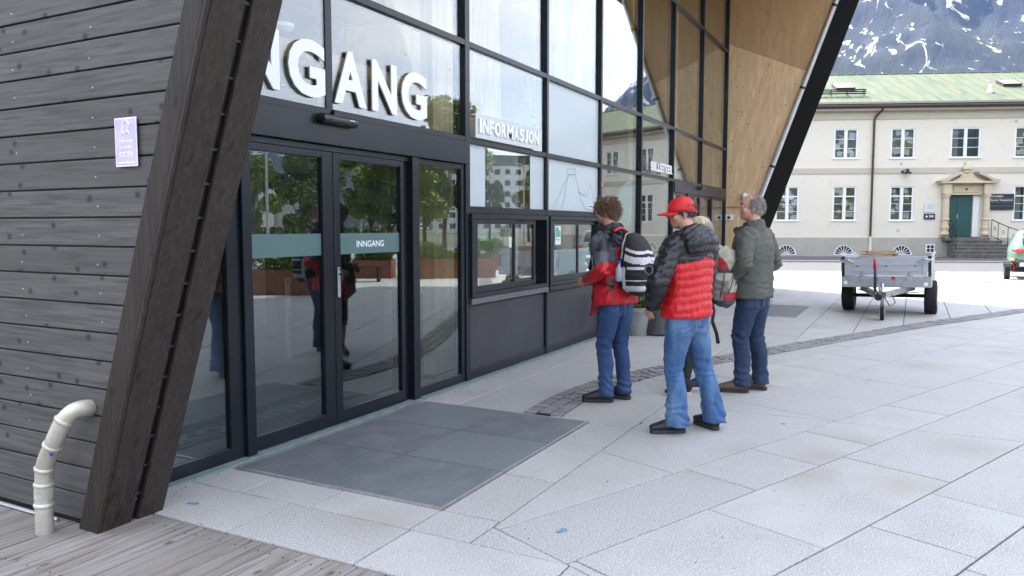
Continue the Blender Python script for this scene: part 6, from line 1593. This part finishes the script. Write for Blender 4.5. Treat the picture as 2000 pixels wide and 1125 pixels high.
# =====================================================================================
# TRAILER
# =====================================================================================
M['galv']=mat('galvanised_sheet',(.34,.35,.37),.45,.55,col2=(.44,.45,.47),scale=26,detail=2,rvar=.1,fine=(3,(.28,.28,.29),.55,.8)); M['aluside']=mat('dull_aluminium',(.50,.53,.58),.45,.5,col2=(.44,.47,.52),scale=4,stretch=(1,1,4)); M['tyre']=mat('tyre_rubber',(.012,.012,.012),.75,bump=.002,bscale=60); M['redp']=mat('red_plastic',(.50,.03,.025),.4)
pw_=gnd(1736,608.5); ang=R(181)
tr=thing('trailer','grey galvanised utility trailer with red topped lever parked on the paving','trailer',(pw_.x,pw_.y,0),R(177)); tr.rotation_euler[0]=R(1.6)
# local: x towards the drawbar (camera), y width, z up. axle at x=0
Wd=.71; fx=.80; z0,zm,z1=.50,.70,1.04
def tb(mb,n,m,p=None,**k): return mb.build(n,m,p or tr,**k)
tb(MB().box(fx-.03,fx,-Wd,Wd,z0,zm),'front_crossmember',M['galv'],bevel=.006)
for s_ in (-1,1): tb(MB().box(-1.25,fx-.031,s_*Wd-.02*(s_>0),s_*Wd+.02*(s_<0),z0,zm),'side_rail',M['galv'])
tb(MB().box(-1.25,fx-.035,-Wd+.02,Wd-.02,.56,.58),'floor',M['trim'])
fp=tb(MB().box(fx-.035,fx-.005,-Wd+.055,Wd-.055,zm+.004,z1).box(fx-.005,fx+.008,-Wd+.08,Wd-.08,z1-.15,z1-.135).box(fx-.005,fx+.006,-Wd+.08,Wd-.08,zm+.075,zm+.085).box(fx-.005,fx+.012,-Wd+.06,-Wd+.13,zm+.01,z1-.005).box(fx-.005,fx+.012,Wd-.13,Wd-.06,zm+.01,z1-.005),'front_board',M['aluside'],bevel=.002)
for y in (-.45,.02,.47): MB().lathe([(0,0),(.012,0),(.012,.004),(0,.004)],10,caps=False).build('bolt',M['black'],fp).matrix_local=Matrix.Translation((fx-.003,y,zm+.17))@Matrix.Rotation(R(90),4,'Y')
for s_ in (-1,1):
    tb(MB().box(-1.25,fx-.04,s_*(Wd-.03)-.012,s_*(Wd-.03)+.012,zm+.004,z1),'side_board',M['aluside'])
    tb(MB().box(fx-.06,fx+.0,s_*(Wd-.025)-.025,s_*(Wd-.025)+.025,zm-.02,z1+.01),'corner_post',M['black'],bevel=.006)
    l=tb(MB().box(fx+.004,fx+.03,s_*(Wd-.11)-.11,s_*(Wd-.11)+.09,z1-.10,z1-.07).tube([(fx+.02,s_*(Wd-.2),z1-.09),(fx+.03,s_*(Wd-.1),z1-.05),(fx+.01,s_*(Wd-.0),z1-.06),(fx-.03,s_*(Wd+.02),z1-.03)],.016,6),'corner_latch',M['steel'])
    tb(MB().tube([(-1.2,s_*Wd,z1+.015),(fx,s_*Wd,z1+.015)],.012,6),'rope_rail',M['steel'])
for y in (-.37,.38): 
    tb(MB().box(fx,fx+.02,y-.035,y+.035,zm-.06,zm+.0).box(fx,fx+.03,y-.05,y+.05,zm-.0,zm+.02).tube([(fx+.02,y,zm+.0),(fx+.04,y,zm+.05),(fx+.01,y+.01,zm+.06)],.014,6),'toggle_latch',M['steel'])
for y in (-.64,.63): 
    o=MB().lathe([(0,0),(.035,0),(.035,.008),(0,.010)],18,caps=False).build('front_reflector',M['white'],tr,auto=True); o.matrix_local=Matrix.Translation((fx,y,zm-.14 if y>0 else zm-.12))@Matrix.Rotation(R(90),4,'Y')
o=MB().lathe([(0,0),(.03,0),(.03,.02),(0,.022)],14,caps=False).build('red_plug_holder',M['redp'],tr,auto=True); o.matrix_local=Matrix.Translation((fx,.13,zm-.03))@Matrix.Rotation(R(90),4,'Y')
tb(MB().box(fx+.0005,fx+.002,.17,.26,zm-.13,zm-.03),'type_plate',M['alu'])
# drawbars
for s_ in (-1,1):
    a=Vector((fx-.45,s_*.42,.47)); b=Vector((fx+.78,s_*.055,.43)); d=(b-a).normalized(); n=Vector((-d.y,d.x,0)).normalized()*.03
    g=MB(); q=[]
    for p in (a,b):
        for h in (-.045,.045):
            for k in (-1,1): q.append(p+n*k+Vector((0,0,h)))
    g.add(q,[(0,2,3,1),(4,5,7,6),(0,1,5,4),(2,6,7,3),(0,4,6,2),(1,3,7,5)]); tb(g,'drawbar',M['steel'],fix=True)
g=MB(); g.box(fx+.66,fx+1.0,-.045,.045,.40,.48); g.tube([(fx+.98,0,.43),(fx+1.10,0,.44),(fx+1.20,0,.42)],[.045,.055,.06],12); tb(g,'coupling',M['black'],bevel=.004)
g=MB(); g.tube([(fx+.98,0,.49),(fx+1.04,0,.58),(fx+1.12,0,.60)],.014,8); tb(g,'coupling_handle',M['steel'])
jw=tb(MB().tube([(fx+.74,.02,.20),(fx+.74,.02,.62)],.028,12),'jockey_tube',M['steel'],smooth=True)
tb(MB().tube([(fx+.72,-.09,.44),(fx+.72,-.09,.72),(fx+.70,-.095,.94)],.022,10),'handbrake_lever',mat('dark_blue_paint',(.02,.02,.06),.5),smooth=True)
tb(MB().tube([(fx+.705,-.095,.86),(fx+.695,-.097,1.02)],[.026,.024],10),'red_grip',M['redp'],smooth=True)
def wheel(p,r,w,name,hub=None,par=None):
    g=MB(); prof=[(r*.62,-w/2),(r*.93,-w/2),(r*.99,-w*.40),(r,-w*.2),(r,w*.2),(r*.99,w*.40),(r*.93,w/2),(r*.62,w/2)]; g.lathe(prof,36,caps=False)
    T_=g.build('tyre',M['tyre'],par,auto=True); g=MB(); g.lathe([(r*.62,-w*.48),(r*.60,-w*.2),(r*.2,-w*.1),(.0,-w*.12)],28,caps=False); g.lathe([(r*.62,w*.48),(r*.60,w*.2),(r*.2,w*.1),(.0,w*.12)],28,caps=False); R_=g.build('rim',hub or M['steel'],T_,auto=True)
    g=MB()
    for k in range(44):
        a=k*2*math.pi/44
        for zz in (-.34,-.12,.12,.34): g.box(-.006,.006,-w*.09,w*.09,-.0,.004,M=Matrix.Rotation(a,4,'Z')@Matrix.Translation((r-.001,0,w*zz))@Matrix.Rotation(R(90),4,'Y')@Matrix.Rotation(R(90),4,'Z'))
    g.build('tread',M['tyre'],T_,kind='stuff'); T_.rotation_euler=(R(90),0,0); T_.location=p; T_.name=name; return T_
for s_ in (-1,1):
    wheel((0,s_*(Wd-.03),.30-s_*.019),.30,.20,'wheel',par=tr)
    g=MB()
    for k in range(10):
        a0,a1=math.pi*(.02+.96*k/10),math.pi*(.02+.96*(k+1)/10); y0,y1=s_*(Wd-.03)-.125,s_*(Wd-.03)+.125
        if False: pass
g=MB(); g.tube([(0,-Wd,.30),(0,Wd,.30)],.035,8); tb(g,'axle',M['black'])
w_=wheel((fx+.74,.02,.105),.105,.055,'jockey_wheel',M['black'],tr)
tb(MB().box(fx+.70,fx+.78,-.02,-.01,.10,.24).box(fx+.70,fx+.78,.05,.06,.10,.24),'jockey_fork',M['steel'])
g=MB(); g.tube([(fx+.05,-.12,.66),(fx+.4,-.15,.52),(fx+.74,.04,.40),(fx+.82,.14,.25),(fx+.78,.22,.30),(fx+.7,.16,.44)],.009,6); tb(g,'cable',M['black'],smooth=True)
tb(MB().tube([(.2,-.5,.42),(.5,-.1,.34),(.3,.6,.40)],.01,6),'brake_cable',M['black'],smooth=True)
# load: light boards
M['ply']=mat('sawn_boards',(.58,.46,.33),.75,col2=(.46,.34,.23),scale=4,stretch=(.5,6,6),rand=.2); r_=random.Random(2)
def tw(v): return tr.matrix_basis@Vector(v)
for k in range(13):
    lay,col_=divmod(k,3); L_=.26+r_.uniform(-.05,.04)
    g=MB(); g.box(-.055,.055,-L_,L_,-.0085,.0085); o=g.build('sawn_plank',M['ply'],bevel=.0015); p=tw((fx-.06-.125*col_+r_.uniform(-.015,.015)-.02*lay,-.10+r_.uniform(-.06,.06),1.052+.021*lay)); o.location=p; o.rotation_euler=(R(r_.uniform(-2,2)),R(r_.uniform(-6,6)),R(177)+r_.uniform(-.22,.22))
    tag(o,'pale sawn plank in the untidy pile on the trailer','plank','pile of sawn planks on the trailer')
# =====================================================================================
# SMALL GREEN CAR at the right edge
# =====================================================================================
M['mint']=mat('mint_paint',(.12,.25,.19),.25,col2=(.13,.26,.20),scale=2,coat=.8); M['tail']=mat('tail_lamp',(.60,.02,.02),.15,coat=.8); M['carblk']=mat('dark_plastic',(.03,.03,.035),.5)
p_=gnd(1966,545); cr=thing('green_microcar','pale green open wheeled microcar with red tail light at the right edge','car',(0,0,0),R(-3))
# local x forward (away), y left; rear left wheel at (0,.55)
fwd=Vector((math.cos(R(-3)),math.sin(R(-3)),0)); left=Vector((-fwd.y,fwd.x,0)); c0=Vector((p_.x,p_.y,0))-left*.56+fwd*.0; cr.location=c0
g=MB(); lev=[(.42,.44,.98),(.50,.52,1.02),(.70,.55,1.04),(.90,.545,1.02),(1.08,.49,.86),(1.25,.41,.66),(1.40,.35,.52),(1.46,.25,.40),(1.47,.1,.2)]
g.loft([(.88-.05*max(0,z-.9),0,z) for z,_,_ in lev],[(d_,w_) for _,w_,d_ in lev],front=(1,0,0),n=40,p=3.4); bd=g.build('body',M['mint'],cr,smooth=True)
g=MB(); g.loft([(.86,0,1.06),(.85,0,1.22),(.85,0,1.38)],[(.895,.38),(.70,.33),(.56,.27)],front=(1,0,0),n=40,p=3.4); g.build('rear_window',M['dkglass'],cr,smooth=True)
for s_ in (-1,1):
    g=MB(); g.loft([(-.14,s_*.16,.86),(-.14,s_*.30,.86),(-.08,s_*.45,.86)],[(.05,.03),(.06,.04),(.05,.04)],front=(0,0,1),n=14); g.build('tail_light',M['tail'],cr,smooth=True)
    wheel((0,s_*.56,.26),.26,.15,'wheel',par=cr); wheel((1.7,s_*.52,.26),.26,.14,'wheel',par=cr)
    g=MB()
    for k in range(7):
        a0,a1=R(20+20*k),R(40+20*k); y0,y1=s_*.56-.09,s_*.56+.09
        q=[(r*math.cos(a),y,.26+r*math.sin(a)) for r in (.30,.315) for y in (y0,y1) for a in (a0,a1)]
        g.add(q,[(0,1,3,2),(4,6,7,5),(0,4,5,1),(2,3,7,6),(0,2,6,4),(1,5,7,3)])
    g.build('mudguard',M['carblk'],cr,fix=True)
    g=MB(); g.ell((-.10,s_*.42,.58),(.05,.05,.05)); g.build('indicator',mat('amber_lamp',(.75,.35,.10),.2,coat=.6),cr,smooth=True)
    MB().tube([(0,s_*.1,.30),(0,s_*.5,.28)],.03,8).build('axle_arm',M['black'],cr); MB().tube([(-.02,s_*.42,.26),(.02,s_*.39,.48)],.028,8).build('suspension_spring',M['redp'],cr)
g=MB(); g.box(-.22,-.05,-.34,.34,.36,.56); g.build('bumper',M['carblk'],cr,bevel=.02)
g=MB(); g.box(-.228,-.221,-.26,.26,.40,.51); g.build('number_plate',M['white'],cr)
g=MB(); g.box(0,2.0,-.45,.45,.22,.42); g.build('chassis',M['carblk'],cr,bevel=.02)
g=MB(); g.lathe([(.0,0),(.05,0),(.05,.01),(0,.012)],16,caps=False); o=g.build('rear_emblem',M['alu'],cr); o.rotation_euler=(0,R(-90),0); o.location=(-.17,0,.70)
# =====================================================================================
# PLANT POTS by the facade
# =====================================================================================
M['potgrey']=mat('grey_clay',(.30,.31,.30),.8,col2=(.25,.26,.25),scale=5,fine=(2.5,(.38,.38,.36),.55,.75)); M['potdark']=mat('dark_glazed_pot',(.05,.052,.055),.3,col2=(.075,.08,.08),scale=5,stretch=(4,4,.5),coat=.4)
def foliage(t,c,r,h,n,m,seed,flowers=0):
    r_=random.Random(seed); g=MB()
    for _ in range(n):
        a=r_.uniform(0,6.28); q=r*math.sqrt(r_.random()); hh=h*r_.random()**.7; p=Vector((q*math.cos(a)*(1+hh*.6),q*math.sin(a)*(1+hh*.6),c+hh)); u=Vector((r_.gauss(0,.6),r_.gauss(0,.6),1)).normalized(); v=u.orthogonal().normalized(); s_=r_.uniform(.018,.036)
        g.add([p-u*s_,p+v*s_*.35,p+u*s_,p-v*s_*.35],[(0,1,2,3)])
    g.build('foliage',m,t)
    if flowers:
        g=MB()
        for _ in range(flowers):
            a=r_.uniform(0,6.28); q=r*1.1*math.sqrt(r_.random()); p=Vector((q*math.cos(a),q*math.sin(a),c+h*r_.uniform(.75,1.05)))
            for k in range(7):
                b=k*.9; d=Vector((math.cos(b),math.sin(b),.15)); n_=Vector((-d.y,d.x,0)); g.add([p,p+d*.018+n_*.007,p+d*.028,p+d*.018-n_*.007],[(0,1,2,3)])
        g.build('white_flowers',M['white'],t)
p_=gnd(1243,655); t=thing('flower_pot','light grey tapered pot with white daisies beside the facade','flower pot',(p_.x+.05,p_.y,0))
MB().lathe([(.125,0),(.13,.01),(.175,.34),(.195,.345),(.2,.40),(.19,.405),(.175,.40),(.16,.35),(.0,.34)],32,caps=False).build('pot',M['potgrey'],t,auto=True)
g=MB()
for k in range(14):
    a=k*2*math.pi/14; g.tube([(.175*math.cos(a+d_),.175*math.sin(a+d_),.315-.02*math.sin((d_+.18)/.36*math.pi)) for d_ in (-.18,-.09,0,.09,.18)],.004,5)
g.build('garland_relief',M['potgrey'],t)
foliage(t,.36,.15,.22,900,M['leaf'],3,26)
p_=gnd(1285,655); t=thing('flower_pot','wide dark glazed pot behind the man with the red cap','flower pot',(p_.x+.12,p_.y+.02,0))
MB().lathe([(.20,0),(.24,.03),(.235,.12),(.215,.34),(.22,.37),(.20,.37),(.19,.33),(0,.32)],32,caps=False).build('pot',M['potdark'],t,auto=True)
foliage(t,.33,.16,.20,500,M['leaf2'],5)
p_=gnd(1268,640); t=thing('flower_pot','dark square topped pot of green shrubs at the back of the pots','flower pot',(p_.x+.2,p_.y+.15,0))
MB().lathe([(.17,0),(.19,.45),(.21,.455),(.21,.52),(.19,.52),(.17,.46),(0,.45)],24,caps=False).build('pot',M['potdark'],t,auto=True)
foliage(t,.48,.17,.42,1400,M['leaf2'],8,0)
print('done',len(bpy.data.objects))
